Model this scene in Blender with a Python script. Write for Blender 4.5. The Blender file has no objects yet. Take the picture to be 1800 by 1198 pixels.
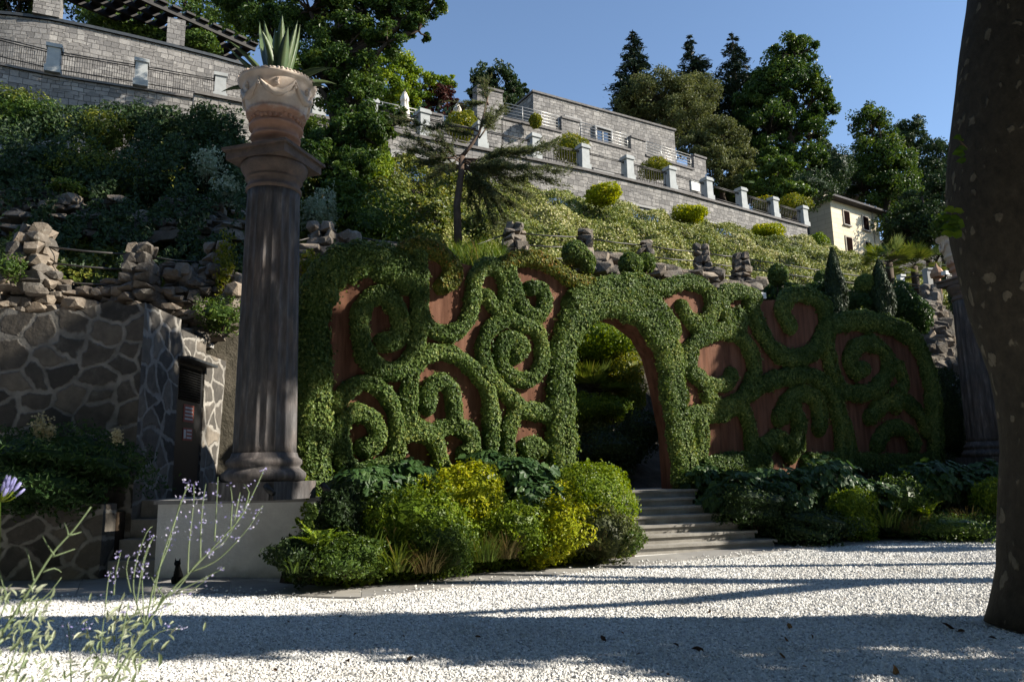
import bpy, bmesh, math, numpy as np
from math import pi, sin, cos, radians as R
from mathutils import Matrix, Vector
from mathutils.geometry import tessellate_polygon

# ------------------------------------------------------------------ camera, sky, sun, exposure
SC = bpy.context.scene
COL = SC.collection
FPX, PITCH, ROLL = 1330.0, R(9.85), -0.021
CAMP = np.array([0, 0, 1.6])
cd = bpy.data.cameras.new('camera'); cam = bpy.data.objects.new('camera', cd); COL.objects.link(cam)
cd.sensor_width = 36; cd.lens = 36 * FPX / 1800; cd.clip_end = 2000; cd.clip_start = .05
cd.dof.use_dof = True; cd.dof.focus_distance = 15; cd.dof.aperture_fstop = 5.6
CM = Matrix.Rotation(pi / 2 + PITCH, 4, 'X') @ Matrix.Rotation(ROLL, 4, 'Z')
cam.matrix_world = Matrix.Translation(CAMP) @ CM
SC.camera = cam
MR = np.array(CM.to_3x3())
SUN_EL, SUN_AZ = R(29), R(96)        # azimuth clockwise from +Y
world = bpy.data.worlds.new('World'); SC.world = world; world.use_nodes = True
wn = world.node_tree.nodes; bg = wn['Background']
sky = wn.new('ShaderNodeTexSky'); sky.sky_type = 'NISHITA'; sky.sun_disc = False
sky.sun_elevation = SUN_EL; sky.sun_rotation = SUN_AZ; sky.altitude = 900; sky.air_density = 1.0; sky.dust_density = .0; sky.ozone_density = 1.8
world.node_tree.links.new(sky.outputs[0], bg.inputs[0]); bg.inputs[1].default_value = .108
sl = bpy.data.lights.new('sun', 'SUN'); sun = bpy.data.objects.new('sun', sl); COL.objects.link(sun)
sl.energy = 5.0; sl.angle = R(.5); sl.color = (1, .93, .80)
sdir = Vector((sin(SUN_AZ) * cos(SUN_EL), cos(SUN_AZ) * cos(SUN_EL), sin(SUN_EL)))
sun.rotation_euler = sdir.to_track_quat('Z', 'Y').to_euler(); sun.location = (30, 0, 30)
SC.view_settings.view_transform = 'Standard'; SC.view_settings.look = 'None'
SC.view_settings.exposure = 1.0; SC.view_settings.gamma = 1
SC.cycles.max_bounces = 6; SC.cycles.diffuse_bounces = 3; SC.cycles.transmission_bounces = 3
SC.cycles.transparent_max_bounces = 4; SC.cycles.caustics_reflective = False; SC.cycles.caustics_refractive = False

def ray(x, y): return MR @ np.array([(x - 900) / FPX, -(y - 599) / FPX, -1.])
def at(x, y, Y): d = ray(x, y); return CAMP + d * (Y / d[1])
def atz(x, y, z): d = ray(x, y); return CAMP + d * ((z - 1.6) / d[2])
def onplane(x, y, P, n): d = ray(x, y); return CAMP + d * (np.dot(P - CAMP, n) / np.dot(d, n))
def proj(P): q = MR.T @ (np.asarray(P, float) - CAMP); return 900 - FPX * q[0] / q[2], 599 + FPX * q[1] / q[2]
def V(*a): return np.array(a, float)
def nrm(a): a = np.asarray(a, float); return a / (np.linalg.norm(a, axis=-1, keepdims=True) + 1e-9)
rng = np.random.default_rng(7)

# ------------------------------------------------------------------ tags and hierarchy
def tag(o, label=None, cat=None, group=None, kind=None):
    if label: o['label'] = label
    if cat: o['category'] = cat
    if group: o['group'] = group
    if kind: o['kind'] = kind
    return o
def thing(name, label, cat, loc=(0, 0, 0), group=None, rz=0):
    o = bpy.data.objects.new(name, None); COL.objects.link(o); o.empty_display_size = .2
    o.location = loc; o.rotation_euler = (0, 0, rz)
    return tag(o, label, cat, group)
def adopt(o, parent):
    if parent is not None:
        o.parent = parent
        o.matrix_parent_inverse = (Matrix.Translation(parent.location) @ parent.rotation_euler.to_matrix().to_4x4()).inverted() if parent.type == 'EMPTY' else Matrix()
    return o

# ------------------------------------------------------------------ mesh building
class MB:
    def __init__(s): s.v = []; s.f = []; s.m = []; s.sm = []; s.n = 0
    def add(s, v, f, m=0, smooth=False):
        v = np.asarray(v, float).reshape(-1, 3); s.v.append(v); b = s.n
        for q in f: s.f.append(tuple(int(i) + b for i in q)); s.m.append(m); s.sm.append(smooth)
        s.n += len(v); return s
    def box(s, c, size, rz=0, m=0, taper=1.0):
        x, y, z = [k / 2 for k in size]; q = []
        for dz, t in ((-z, 1), (z, taper)):
            for dx, dy in ((-x, -y), (x, -y), (x, y), (-x, y)):
                dx *= t; dy *= t
                q.append((c[0] + dx * cos(rz) - dy * sin(rz), c[1] + dx * sin(rz) + dy * cos(rz), c[2] + dz))
        return s.add(q, [(3, 2, 1, 0), (4, 5, 6, 7), (0, 1, 5, 4), (1, 2, 6, 5), (2, 3, 7, 6), (3, 0, 4, 7)], m)
    def bar(s, a, b, w, h=None, m=0):
        a, b = V(*a), V(*b); h = h or w; d = nrm(b - a); up = V(0, 0, 1) if abs(d[2]) < .95 else V(1, 0, 0)
        e = nrm(np.cross(d, up)) * w / 2; u = nrm(np.cross(e, d)) * h / 2
        q = [a - e - u, a + e - u, a + e + u, a - e + u, b - e - u, b + e - u, b + e + u, b - e + u]
        return s.add(q, [(0, 1, 2, 3), (7, 6, 5, 4), (0, 4, 5, 1), (1, 5, 6, 2), (2, 6, 7, 3), (3, 7, 4, 0)], m)
    def tube(s, pts, rad, seg=8, m=0, cap=True, lump=0):
        pts = np.asarray(pts, float); n = len(pts); rad = np.broadcast_to(rad, n)
        t = np.gradient(pts, axis=0); t = nrm(t); ref = V(0, 0, 1) if abs(t[0][2]) < .9 else V(1, 0, 0)
        v = []
        e = nrm(np.cross(t[0], ref))
        for i in range(n):
            e = nrm(e - t[i] * np.dot(e, t[i])); u = np.cross(t[i], e)
            for k in range(seg):
                a = 2 * pi * k / seg
                r = rad[i] * (1 + lump * (sin(3 * a + i * .9) * .5 + sin(5 * a - i * .5) * .4))
                v.append(pts[i] + (e * cos(a) + u * sin(a)) * r)
        f = [(i * seg + k, i * seg + (k + 1) % seg, (i + 1) * seg + (k + 1) % seg, (i + 1) * seg + k) for i in range(n - 1) for k in range(seg)]
        if cap: f += [tuple(range(seg - 1, -1, -1)), tuple((n - 1) * seg + k for k in range(seg))]
        return s.add(v, f, m, True)
    def lathe(s, prof, c, seg=48, m=0, flute=0, fz=(0, 0), nfl=20, smooth=True):
        v = []; n = len(prof)
        for r, z in prof:
            for k in range(seg):
                a = 2 * pi * k / seg; rr = r
                if flute and fz[0] <= z <= fz[1]: rr = r - flute * abs(sin(a * nfl / 2)) ** .7
                v.append((c[0] + rr * cos(a), c[1] + rr * sin(a), c[2] + z))
        f = [(i * seg + k, i * seg + (k + 1) % seg, (i + 1) * seg + (k + 1) % seg, (i + 1) * seg + k) for i in range(n - 1) for k in range(seg)]
        f += [tuple(range(seg - 1, -1, -1)), tuple((n - 1) * seg + k for k in range(seg))]
        return s.add(v, f, m, smooth)
    def prism(s, poly, off, m=0):
        """poly: simple polygon of 3-D points, extruded by vector off"""
        poly = np.asarray(poly, float); off = np.asarray(off, float); n = len(poly)
        tri = tessellate_polygon([[Vector(p) for p in poly]])
        f = []
        nn = sum((np.cross(poly[i], poly[(i + 1) % n]) for i in range(n)), V(0, 0, 0)); flip = np.dot(nn, off) < 0
        for t in tri:
            a = poly[t[1]] - poly[t[0]]; b = poly[t[2]] - poly[t[0]]
            t = tuple(t) if np.dot(np.cross(a, b), nn) > 0 else tuple(reversed(t))
            f.append(tuple(reversed(t))); f.append(tuple(i + n for i in t))
        f += [(i, (i + 1) % n, (i + 1) % n + n, i + n) for i in range(n)]
        if flip: f = [tuple(reversed(q)) for q in f]
        return s.add(np.vstack([poly, poly + off]), f, m)
    def build(s, name, mats, parent=None, uv=True):
        me = bpy.data.meshes.new(name); v = np.vstack(s.v)
        me.from_pydata(v.tolist(), [], s.f)
        for m in (mats if isinstance(mats, (list, tuple)) else [mats]): me.materials.append(m)
        me.polygons.foreach_set('material_index', s.m); me.polygons.foreach_set('use_smooth', s.sm)
        if uv:
            L = me.uv_layers.new(name='UVMap'); me.update()
            npoly = len(me.polygons); nn = np.empty(npoly * 3); me.polygons.foreach_get('normal', nn); nn = nn.reshape(-1, 3)
            lt = np.empty(npoly, int); me.polygons.foreach_get('loop_total', lt)
            li = np.empty(len(me.loops), int); me.loops.foreach_get('vertex_index', li)
            N = np.repeat(nn, lt, axis=0); P = v[li]
            vert = np.abs(N[:, 2]) < .7
            tx = nrm(np.stack([-N[:, 1], N[:, 0]], 1))
            U = np.where(vert, P[:, 0] * tx[:, 0] + P[:, 1] * tx[:, 1], P[:, 0]); W = np.where(vert, P[:, 2], P[:, 1])
            L.data.foreach_set('uv', np.stack([U, W], 1).ravel())
        me.update()
        o = bpy.data.objects.new(name, me); COL.objects.link(o)
        return adopt(o, parent)

# leaf templates: (x along leaf, y across, z fold)
T_RH = (np.array([[-.5, 0, 0], [0, .5, .12], [.5, 0, -.08], [0, -.5, .12]]), [(0, 3, 2, 1)])
T_OV = (np.array([[-.5, 0, 0], [-.15, .42, .10], [.22, .36, .06], [.5, 0, -.12], [.22, -.36, .06], [-.15, -.42, .10]]), [(0, 5, 4, 3), (0, 3, 2, 1)])
T_LOB = (np.array([[-.45, 0, 0], [-.42, .32, .05], [-.12, .30, .07], [-.05, .55, 0], [.14, .24, .06], [.28, .30, 0], [.58, 0, -.16],
                   [.28, -.30, 0], [.14, -.24, .06], [-.05, -.55, 0], [-.12, -.30, .07], [-.42, -.32, .05]]),
         [(0, 11, 10, 9), (0, 9, 8, 7), (0, 7, 6, 5), (0, 5, 4, 3), (0, 3, 2, 1)])
T_ND = (np.array([[-.5, 0, 0], [.1, .5, 0], [.5, 0, 0], [.1, -.5, 0]]), [(0, 3, 2, 1)])

def raw_mesh(name, verts, faces, mat, parent=None, tint=None, smooth=False):
    """faces (n,k) int array"""
    me = bpy.data.meshes.new(name); nf, k = faces.shape
    me.vertices.add(len(verts)); me.vertices.foreach_set('co', np.ascontiguousarray(verts, np.float32).ravel())
    me.loops.add(nf * k); me.loops.foreach_set('vertex_index', np.ascontiguousarray(faces, np.int32).ravel())
    me.polygons.add(nf); me.polygons.foreach_set('loop_start', np.arange(0, nf * k, k, dtype=np.int32))
    me.polygons.foreach_set('use_smooth', np.full(nf, smooth))
    me.materials.append(mat)
    if tint is not None:
        a = me.attributes.new('tint', 'FLOAT', 'FACE'); a.data.foreach_set('value', np.ascontiguousarray(tint, np.float32))
    me.update(calc_edges=True); me.validate()
    o = bpy.data.objects.new(name, me); COL.objects.link(o)
    return adopt(o, parent)

def leaf_arrays(P, N, L, W=.6, jit=.5, tmpl=T_RH, dirs=None, hang=0, tint=None):
    """returns verts, quad faces, tint per face. W relative to L"""
    n = len(P); L = np.broadcast_to(L, n) * rng.uniform(.7, 1.25, n)
    N = nrm(N + rng.normal(0, jit, (n, 3)))
    d = rng.normal(0, 1, (n, 3)) if dirs is None else dirs + rng.normal(0, .35, (n, 3))
    d[:, 2] -= hang
    t = nrm(d - N * np.sum(d * N, 1)[:, None]); s = np.cross(N, t)
    tv, tf = tmpl; tv = tv * np.array([1, W, 1]); k = len(tv)
    vv = P[:, None, :] + L[:, None, None] * (tv[None, :, 0:1] * t[:, None] + tv[None, :, 1:2] * s[:, None] + tv[None, :, 2:3] * N[:, None])
    tf = np.array(tf)
    ff = (tf[None] + (np.arange(n) * k)[:, None, None]).reshape(-1, tf.shape[1])
    if tint is None: tint = np.clip(rng.normal(.45, .22, n), 0, 1)
    return vv.reshape(-1, 3), ff, np.repeat(tint, len(tf))
def join(parts):
    v = []; f = []; t = []; b = 0
    for a, q, c in parts: v.append(a); f.append(q + b); t.append(c); b += len(a)
    return np.vstack(v), np.vstack(f), np.concatenate(t)
def leaves(name, mat, parent, *parts): v, f, t = join(parts); return raw_mesh(name, v, f, mat, parent, t)

def sphere_quads(nu=20, nv=12):
    v = []
    for j in range(nv + 1):
        th = pi * (j + .02) / (nv + .04)
        for i in range(nu): v.append((sin(th) * cos(2 * pi * i / nu), sin(th) * sin(2 * pi * i / nu), cos(th)))
    f = [(j * nu + i, (j + 1) * nu + i, (j + 1) * nu + (i + 1) % nu, j * nu + (i + 1) % nu) for j in range(nv) for i in range(nu)]
    return np.array(v), np.array(f)
SPV, SPF = sphere_quads()
def lump(d, seed, amp=.2, fr=2.2):
    r = np.random.default_rng(seed); s = np.zeros(len(d))
    for k in range(5): s += np.sin(d @ (r.normal(0, 1, 3) * fr * (1 + .5 * k)) + r.uniform(0, 6)) / (1 + .5 * k)
    return 1 + amp * s / 2
def core(c, rad, seed, amp=.2, k=.82):
    v = SPV * np.asarray(rad) * (k * lump(SPV, seed, amp))[:, None] + np.asarray(c)
    return v, SPF.copy(), np.full(len(SPF), .25)
def blob_pts(c, rad, n, seed, amp=.2, zmin=None, depth=.12):
    d = nrm(rng.normal(0, 1, (n, 3)))
    r = lump(d, seed, amp) * lump(d, seed + 1, amp * .55, 6.5) * (1 - np.abs(rng.normal(0, depth, n)) + .03)
    r += np.where(rng.random(n) < .07, rng.random(n) * (.06 + .5 * amp) * .6, 0)
    P = d * np.asarray(rad) * r[:, None] + np.asarray(c); N = nrm(d / np.asarray(rad))
    if zmin is not None: k = P[:, 2] > zmin; P, N = P[k], N[k]
    return P, N
def shrub(name, label, cat, px, py, Y, rx, rz, mat, leaf=.06, n=2600, ry=None, W=.6, tmpl=T_OV, jit=.6, amp=.18, group=None, hang=.2, up=0, stems=True, extra=None, z0=None, corek=.74):
    """centre at pixel px,py at depth Y; rx, rz half sizes in pixels"""
    c = at(px, py, Y); k = Y / FPX; rad = V(rx * k, (ry or rx) * k, rz * k)
    seed = int(rng.integers(1e6))
    base = z0 if z0 is not None else c[2] - rad[2] * .95
    o = thing(name, label, cat, (c[0], c[1], base), group)
    P, N = blob_pts(c, rad, n, seed, amp)
    N = N + V(0, 0, up)
    parts = [leaf_arrays(P, N, leaf, W, jit, tmpl, hang=hang)]
    if corek: parts.append(core(c, rad, seed, amp, corek))
    leaves('foliage', mat, o, *parts)
    if stems:
        mb = MB()
        for i in range(5):
            a = rng.uniform(0, 6.28); q = V(cos(a) * rad[0] * .5, sin(a) * rad[1] * .5, 0)
            mb.tube([V(c[0], c[1], base) + q * .3, V(c[0], c[1], base) + q * .6 + V(0, 0, rad[2] * .6), c + q], [.02, .016, .01], 5)
        mb.build('stems', M['twig'], o, uv=False)
    return o

def limb_path(a, b, n=6, wob=.08):
    a, b = np.asarray(a, float), np.asarray(b, float); L = np.linalg.norm(b - a); t = np.linspace(0, 1, n)[:, None]
    p = a + (b - a) * t; p[1:-1] += rng.normal(0, wob * L / n * 1.5, (n - 2, 3)); return p
def tree(name, label, cat, base, lobes, mat, leaf=.22, n=9000, trunk_r=.3, bark=None, group=None, clump=.38, W=.6, tmpl=T_RH, kc=14, hang=.3, jit=.8, gap=.0, limb=True, spread=.5, lean=None):
    """lobes: (centre, radii) crown masses; leaves gather in clumps over them"""
    base = np.asarray(base, float); o = thing(name, label, cat, base, group)
    vol = np.array([np.prod(r) ** (2 / 3) for _, r in lobes]); vol = vol / vol.sum()
    parts = []; tops = []
    for (c, rad), w in zip(lobes, vol):
        c = np.asarray(c, float); rad = np.asarray(rad, float) * np.ones(3); seed = int(rng.integers(1e6))
        k = max(4, int(kc * (1 + rad.max())))
        d = nrm(rng.normal(0, 1, (k, 3))); d[:, 2] = np.abs(d[:, 2]) * np.where(rng.random(k) < .72, 1, -1)
        cc = c + d * rad * (rng.uniform(.55, .98, k) * lump(d, seed, .25))[:, None]
        cr = clump * rad.mean() * rng.uniform(.5, 1.1, k)
        m = max(6, int(n * w / k))
        q = nrm(rng.normal(0, 1, (k, m, 3))); rr = rng.uniform(.2, 1, (k, m, 1)) ** .6
        P = (cc[:, None] + q * rr * cr[:, None, None] * V(1, 1, .7)).reshape(-1, 3)
        N = nrm(q * V(1, 1, 1) + d[:, None] * .6 + V(0, 0, .5)).reshape(-1, 3)
        tt = np.clip(np.repeat(rng.normal(.45, .16, k), m) + rng.normal(0, .14, k * m), 0, 1)
        parts.append(leaf_arrays(P, N, leaf, W, jit, tmpl, hang=hang, tint=tt))
        tops.append((c, cc, rad))
    leaves('crown', mat, o, *parts)
    mb = MB(); zt = max(c[2] for c, _, _ in tops)
    cm = np.mean([c for c, _, _ in tops], 0); top = V(cm[0], cm[1], zt) if lean is None else np.asarray(lean, float)
    tp = limb_path(base, top, 9, .05); mb.tube(tp, np.linspace(trunk_r, trunk_r * .25, 9) * np.array([1.35] + [1] * 8), 10, lump=.06)
    mb.build('trunk', bark or M['bark'], o, uv=False)
    if limb:
        mb = MB()
        for c, cc, rad in tops:
            i = int(np.clip((c[2] - base[2] - rad[2]) / max(.1, top[2] - base[2]) * 8, 2, 7)); s = tp[i]
            mid = c - V(0, 0, rad[2] * .2)
            mb.tube(limb_path(s, mid, 6), np.linspace(trunk_r * .45, trunk_r * .15, 6), 6)
            for q in cc[::3]: mb.tube(limb_path(mid, q, 4), np.linspace(trunk_r * .14, .012, 4), 4)
        mb.build('limbs', bark or M['bark'], o, uv=False)
    return o
def conifer(name, label, base, h, r, mat, n=70, group=None, leaf=.3, droop=.35, tiers=26):
    base = np.asarray(base, float); o = thing(name, label, 'conifer tree', base, group); P = []; D = []
    mb = MB(); mb.tube([base, base + V(0, 0, h)], [r * .07, .02], 7); mb.build('trunk', M['bark'], o, uv=False)
    br = MB()
    for i in range(tiers):
        t = (i + .5) / tiers; z = h * (.06 + .93 * t); L = r * (1 - t) ** .85 * rng.uniform(.72, 1.12) + .12
        for k in range(int(5 + 6 * (1 - t))):
            a = rng.uniform(0, 6.28); LL = L * rng.uniform(.75, 1.1); d = V(cos(a), sin(a), -droop)
            m = max(8, int(n * LL / r)); s = rng.random(m) ** .7
            p = base + V(0, 0, z) + d * (s * LL)[:, None] + V(0, 0, 1) * (.35 * LL * s ** 2)[:, None] * droop * 1.4
            p += rng.normal(0, .09 * LL + .04, (m, 3)) * V(1, 1, .55); P.append(p); D.append(np.tile(d, (m, 1)))
            br.tube([base + V(0, 0, z), base + V(0, 0, z) + d * LL * .9 + V(0, 0, .25 * LL * droop)], [.035, .008], 4)
    P = np.vstack(P); D = np.vstack(D)
    leaves('crown', mat, o, leaf_arrays(P, np.tile(V(0, 0, 1), (len(P), 1)), leaf, .28, .5, T_ND, dirs=D, hang=.25))
    br.build('limbs', M['bark'], o, uv=False)
    return o

def blade_arrays(P, az, lean, L, W, seg=5, curl=1.0, tint=None, fold=.15):
    """arching strap leaves: start at P, rise, bend over in azimuth az"""
    n = len(P); L = np.broadcast_to(L, n); W = np.broadcast_to(W, n); lean = np.broadcast_to(lean, n); curl = np.broadcast_to(curl, n)
    h = np.stack([np.cos(az), np.sin(az), np.zeros(n)], 1); s = np.stack([-np.sin(az), np.cos(az), np.zeros(n)], 1)
    p = P.copy(); rows = []
    for i in range(seg + 1):
        t = i / seg; w = W * (1 - t ** 2.2) * (.55 + .45 * min(1, t * 3)) / 2
        ang = lean + curl * t
        rows.append(np.stack([p - s * w[:, None], p + s * w[:, None]], 1))
        p = p + (h * np.sin(ang)[:, None] + V(0, 0, 1) * np.cos(ang)[:, None]) * (L / seg)[:, None]
    v = np.stack(rows, 1).reshape(n, -1, 3)
    q = np.array([(2 * i, 2 * i + 1, 2 * i + 3, 2 * i + 2) for i in range(seg)])
    f = (q[None] + (np.arange(n) * (2 * seg + 2))[:, None, None]).reshape(-1, 4)
    if tint is None: tint = np.clip(rng.normal(.5, .22, n), 0, 1)
    return v.reshape(-1, 3), f, np.repeat(tint, seg)
def grass_clump(name, label, cat, c, n, L, W, mat, r=.12, lean=(.1, .7), curl=(.4, 1.5), group=None):
    c = np.asarray(c, float); o = thing(name, label, cat, c, group)
    a = rng.uniform(0, 6.28, n); P = c + np.stack([np.cos(a), np.sin(a), 0 * a], 1) * (r * rng.random(n))[:, None]
    leaves('blades', mat, o, blade_arrays(P, a + rng.normal(0, .4, n), rng.uniform(*lean, n), L * rng.uniform(.6, 1.15, n), W, 5, rng.uniform(*curl, n)))
    return o
def fern(name, label, c, n, L, mat, group=None):
    """rosette of fronds, each a rachis with paired leaflets"""
    c = np.asarray(c, float); o = thing(name, label, 'fern', c, group); P = []; D = []; Ls = []; N = []
    for i in range(n):
        a = 2 * pi * i / n + rng.normal(0, .2); l = L * rng.uniform(.75, 1.1); cu = rng.uniform(.8, 1.5); p = c.copy(); le = rng.uniform(.1, .5)
        for k in range(22):
            t = k / 21; an = le + cu * t; d = V(cos(a) * sin(an), sin(a) * sin(an), cos(an)); p = p + d * l / 22
            s = V(-sin(a), cos(a), 0); w = l * .16 * (sin(pi * min(1, t * .9 + .12))) + .01
            for sg in (-1, 1):
                P.append(p + s * sg * w / 2); D.append(s * sg + d * .35); Ls.append(w); N.append(np.cross(d, s) * -1 + V(0, 0, .3))
    leaves('fronds', mat, o, leaf_arrays(np.array(P), np.array(N), np.array(Ls), .45, .12, T_RH, dirs=np.array(D) * 3))
    return o

ICO = None
def ico(sub=2):
    bm = bmesh.new(); bmesh.ops.create_icosphere(bm, subdivisions=sub, radius=1)
    v = np.array([x.co[:] for x in bm.verts]); f = [tuple(a.index for a in p.verts) for p in bm.faces]; bm.free(); return v, f
ICO1, ICO2 = ico(1), ico(2)
def hull(n, seed):
    r = np.random.default_rng(seed); d = nrm(r.normal(0, 1, (n, 3))); p = np.sign(d) * np.abs(d) ** .6 * r.uniform(.85, 1.08, (n, 1))
    bm = bmesh.new(); [bm.verts.new(q) for q in p]; bmesh.ops.convex_hull(bm, input=bm.verts); bmesh.ops.delete(bm, geom=[v for v in bm.verts if not v.link_faces], context='VERTS'); bmesh.ops.dissolve_limit(bm, angle_limit=.22, verts=bm.verts, edges=bm.edges); bm.verts.index_update()
    v = np.array([x.co[:] for x in bm.verts]); f = [tuple(a.index for a in q.verts) for q in bm.faces]; bm.free(); return v, f
HULLS = [hull(15 + k % 4 * 4, k) for k in range(16)]
def rock(mb, c, size, rz=None, big=False, m=0, block=.55):
    v, f = HULLS[int(rng.integers(16))]
    fl = np.where(rng.random(3) < .5, -1, 1); v = v * fl * np.asarray(size) * .54
    if np.prod(fl) < 0: f = [tuple(reversed(q)) for q in f]
    a = rng.uniform(-.25, .25) if rz is None else rz + rng.normal(0, .12); b = rng.normal(0, .1)
    Rz = np.array([[cos(a), -sin(a), 0], [sin(a), cos(a), 0], [0, 0, 1]]); Rx = np.array([[1, 0, 0], [0, cos(b), -sin(b)], [0, sin(b), cos(b)]])
    mb.add(v @ (Rz @ Rx).T + np.asarray(c), f, m)

# ------------------------------------------------------------------ materials
M = {}
def newmat(name):
    m = bpy.data.materials.new(name); m.use_nodes = True; nt = m.node_tree
    return m, nt, nt.nodes['Principled BSDF'], nt.nodes['Material Output']
def nd(nt, t, **kw):
    n = nt.nodes.new(t)
    for k, v in kw.items():
        if k in n.inputs: n.inputs[k].default_value = v
        else: setattr(n, k, v)
    return n
def ramp(nt, fac, stops):
    r = nt.nodes.new('ShaderNodeValToRGB'); e = r.color_ramp.elements
    while len(e) < len(stops): e.new(.5)
    for k, (p, c) in enumerate(stops): e[k].position = p; e[k].color = (*c, 1)
    nt.links.new(fac, r.inputs[0]); return r.outputs[0]
def mixc(nt, fac, a, b, mode='MIX'):
    n = nt.nodes.new('ShaderNodeMix'); n.data_type = 'RGBA'; n.blend_type = mode
    for s, v in ((n.inputs[0], fac), (n.inputs[6], a), (n.inputs[7], b)):
        if isinstance(v, (int, float)): s.default_value = v
        elif isinstance(v, tuple): s.default_value = (*v, 1)
        else: nt.links.new(v, s)
    return n.outputs[2]
def coord(nt, kind='Object', scale=(1, 1, 1)):
    c = nt.nodes.new('ShaderNodeTexCoord'); m = nt.nodes.new('ShaderNodeMapping'); m.inputs['Scale'].default_value = scale
    nt.links.new(c.outputs[kind], m.inputs[0]); return m.outputs[0]
def noise(nt, vec, scale, detail=4, rough=.6, out='Fac'):
    n = nd(nt, 'ShaderNodeTexNoise', Scale=scale, Detail=detail, Roughness=rough); nt.links.new(vec, n.inputs['Vector']); return n.outputs[out]
def bump(nt, b, h, strength=.4, dist=.02, normal=None):
    n = nd(nt, 'ShaderNodeBump', Strength=strength, Distance=dist); nt.links.new(h, n.inputs['Height'])
    if normal is not None: nt.links.new(normal, n.inputs['Normal'])
    nt.links.new(n.outputs[0], b.inputs['Normal']); return n.outputs[0]
def math_(nt, op, a, b=None):
    n = nt.nodes.new('ShaderNodeMath'); n.operation = op
    for s, v in ((n.inputs[0], a), (n.inputs[1], b)):
        if v is None: continue
        if isinstance(v, (int, float)): s.default_value = v
        else: nt.links.new(v, s)
    return n.outputs[0]
def plain(name, c, rough=.6, metal=0, var=.25, sc=6, bs=.15):
    m, nt, b, o = newmat(name); v = coord(nt); n = noise(nt, v, sc)
    col = ramp(nt, n, [(.3, tuple(k * (1 - var) for k in c)), (.7, tuple(min(1, k * (1 + var)) for k in c))])
    nt.links.new(col, b.inputs['Base Color']); b.inputs['Roughness'].default_value = rough; b.inputs['Metallic'].default_value = metal
    if rough >= .55: b.inputs['Specular IOR Level'].default_value = .15
    if bs: bump(nt, b, noise(nt, v, sc * 6), bs, .01)
    M[name] = m; return m
def leafmat(name, stops, trans=.3, rough=.5, spec=.22, big=.35):
    m, nt, b, o = newmat(name)
    a = nd(nt, 'ShaderNodeAttribute', attribute_name='tint')
    n = noise(nt, coord(nt), .9, 3)
    f = math_(nt, 'ADD', a.outputs['Fac'], math_(nt, 'MULTIPLY', math_(nt, 'SUBTRACT', n, .5), big * 2))
    col = ramp(nt, f, stops)
    nt.links.new(col, b.inputs['Base Color']); b.inputs['Roughness'].default_value = rough; b.inputs['Specular IOR Level'].default_value = spec
    t = nd(nt, 'ShaderNodeBsdfTranslucent'); h = nd(nt, 'ShaderNodeHueSaturation', Saturation=1.15, Value=1.25); h.inputs['Hue'].default_value = .485
    nt.links.new(col, h.inputs['Color']); nt.links.new(h.outputs[0], t.inputs['Color'])
    x = nd(nt, 'ShaderNodeMixShader', Fac=trans); nt.links.new(b.outputs[0], x.inputs[1]); nt.links.new(t.outputs[0], x.inputs[2]); nt.links.new(x.outputs[0], o.inputs[0])
    M[name] = m; return m
leafmat('ivy', [(.0, (.038, .078, .017)), (.45, (.112, .172, .042)), (.8, (.175, .24, .065)), (1, (.27, .30, .075))], .28, .5, .25)
leafmat('ivy_gold', [(.0, (.06, .09, .016)), (.45, (.13, .16, .03)), (.8, (.24, .23, .04)), (1, (.32, .17, .04))], .3, .5, .25)
leafmat('lime', [(.0, (.16, .21, .01)), (.45, (.30, .34, .018)), (.8, (.46, .46, .025)), (1, (.6, .52, .05))], .38, .4)
leafmat('box', [(.0, (.065, .12, .012)), (.5, (.16, .235, .022)), (1, (.32, .37, .04))], .33, .4)
leafmat('mid', [(.0, (.03, .06, .012)), (.5, (.07, .12, .022)), (1, (.14, .19, .035))], .3, .4)
leafmat('yellowgreen', [(.0, (.07, .10, .012)), (.5, (.18, .20, .02)), (.85, (.33, .30, .03)), (1, (.45, .32, .05))], .35, .45)
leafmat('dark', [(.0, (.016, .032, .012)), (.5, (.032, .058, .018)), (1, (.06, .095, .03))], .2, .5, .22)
leafmat('conif', [(.0, (.009, .019, .011)), (.5, (.017, .033, .018)), (1, (.035, .058, .03))], .08, .55, .3)
leafmat('pine', [(.0, (.05, .065, .025)), (.5, (.095, .115, .045)), (1, (.17, .18, .08))], .42, .55)
leafmat('cypress', [(.0, (.014, .03, .011)), (.5, (.028, .05, .017)), (1, (.05, .08, .025))], .1, .55, .3)
leafmat('olive', [(.0, (.045, .06, .018)), (.5, (.10, .115, .038)), (1, (.17, .18, .065))], .28, .5)
leafmat('chestnut', [(.0, (.022, .048, .011)), (.5, (.052, .098, .02)), (1, (.13, .175, .03))], .32, .4)
leafmat('hydr', [(.0, (.022, .055, .018)), (.5, (.045, .095, .026)), (1, (.09, .15, .04))], .25, .42, .3)
leafmat('jasmine', [(.0, (.055, .085, .013)), (.42, (.15, .18, .03)), (.66, (.25, .265, .06)), (.84, (.46, .44, .18)), (1, (.62, .57, .34))], .25, .5, big=.22)
leafmat('hedge', [(.0, (.03, .055, .01)), (.5, (.10, .13, .02)), (1, (.26, .25, .045))], .3, .45)
leafmat('grass', [(.0, (.04, .08, .012)), (.5, (.11, .17, .028)), (.85, (.21, .24, .05)), (1, (.3, .24, .09))], .3, .45)
leafmat('dry', [(.0, (.06, .07, .02)), (.5, (.14, .12, .045)), (1, (.26, .19, .09))], .25, .6)
leafmat('copper', [(.0, (.03, .012, .01)), (.5, (.075, .026, .02)), (1, (.14, .05, .03))], .2, .5)
leafmat('palm', [(.0, (.05, .08, .016)), (.5, (.12, .16, .03)), (1, (.24, .25, .06))], .25, .4)
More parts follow.
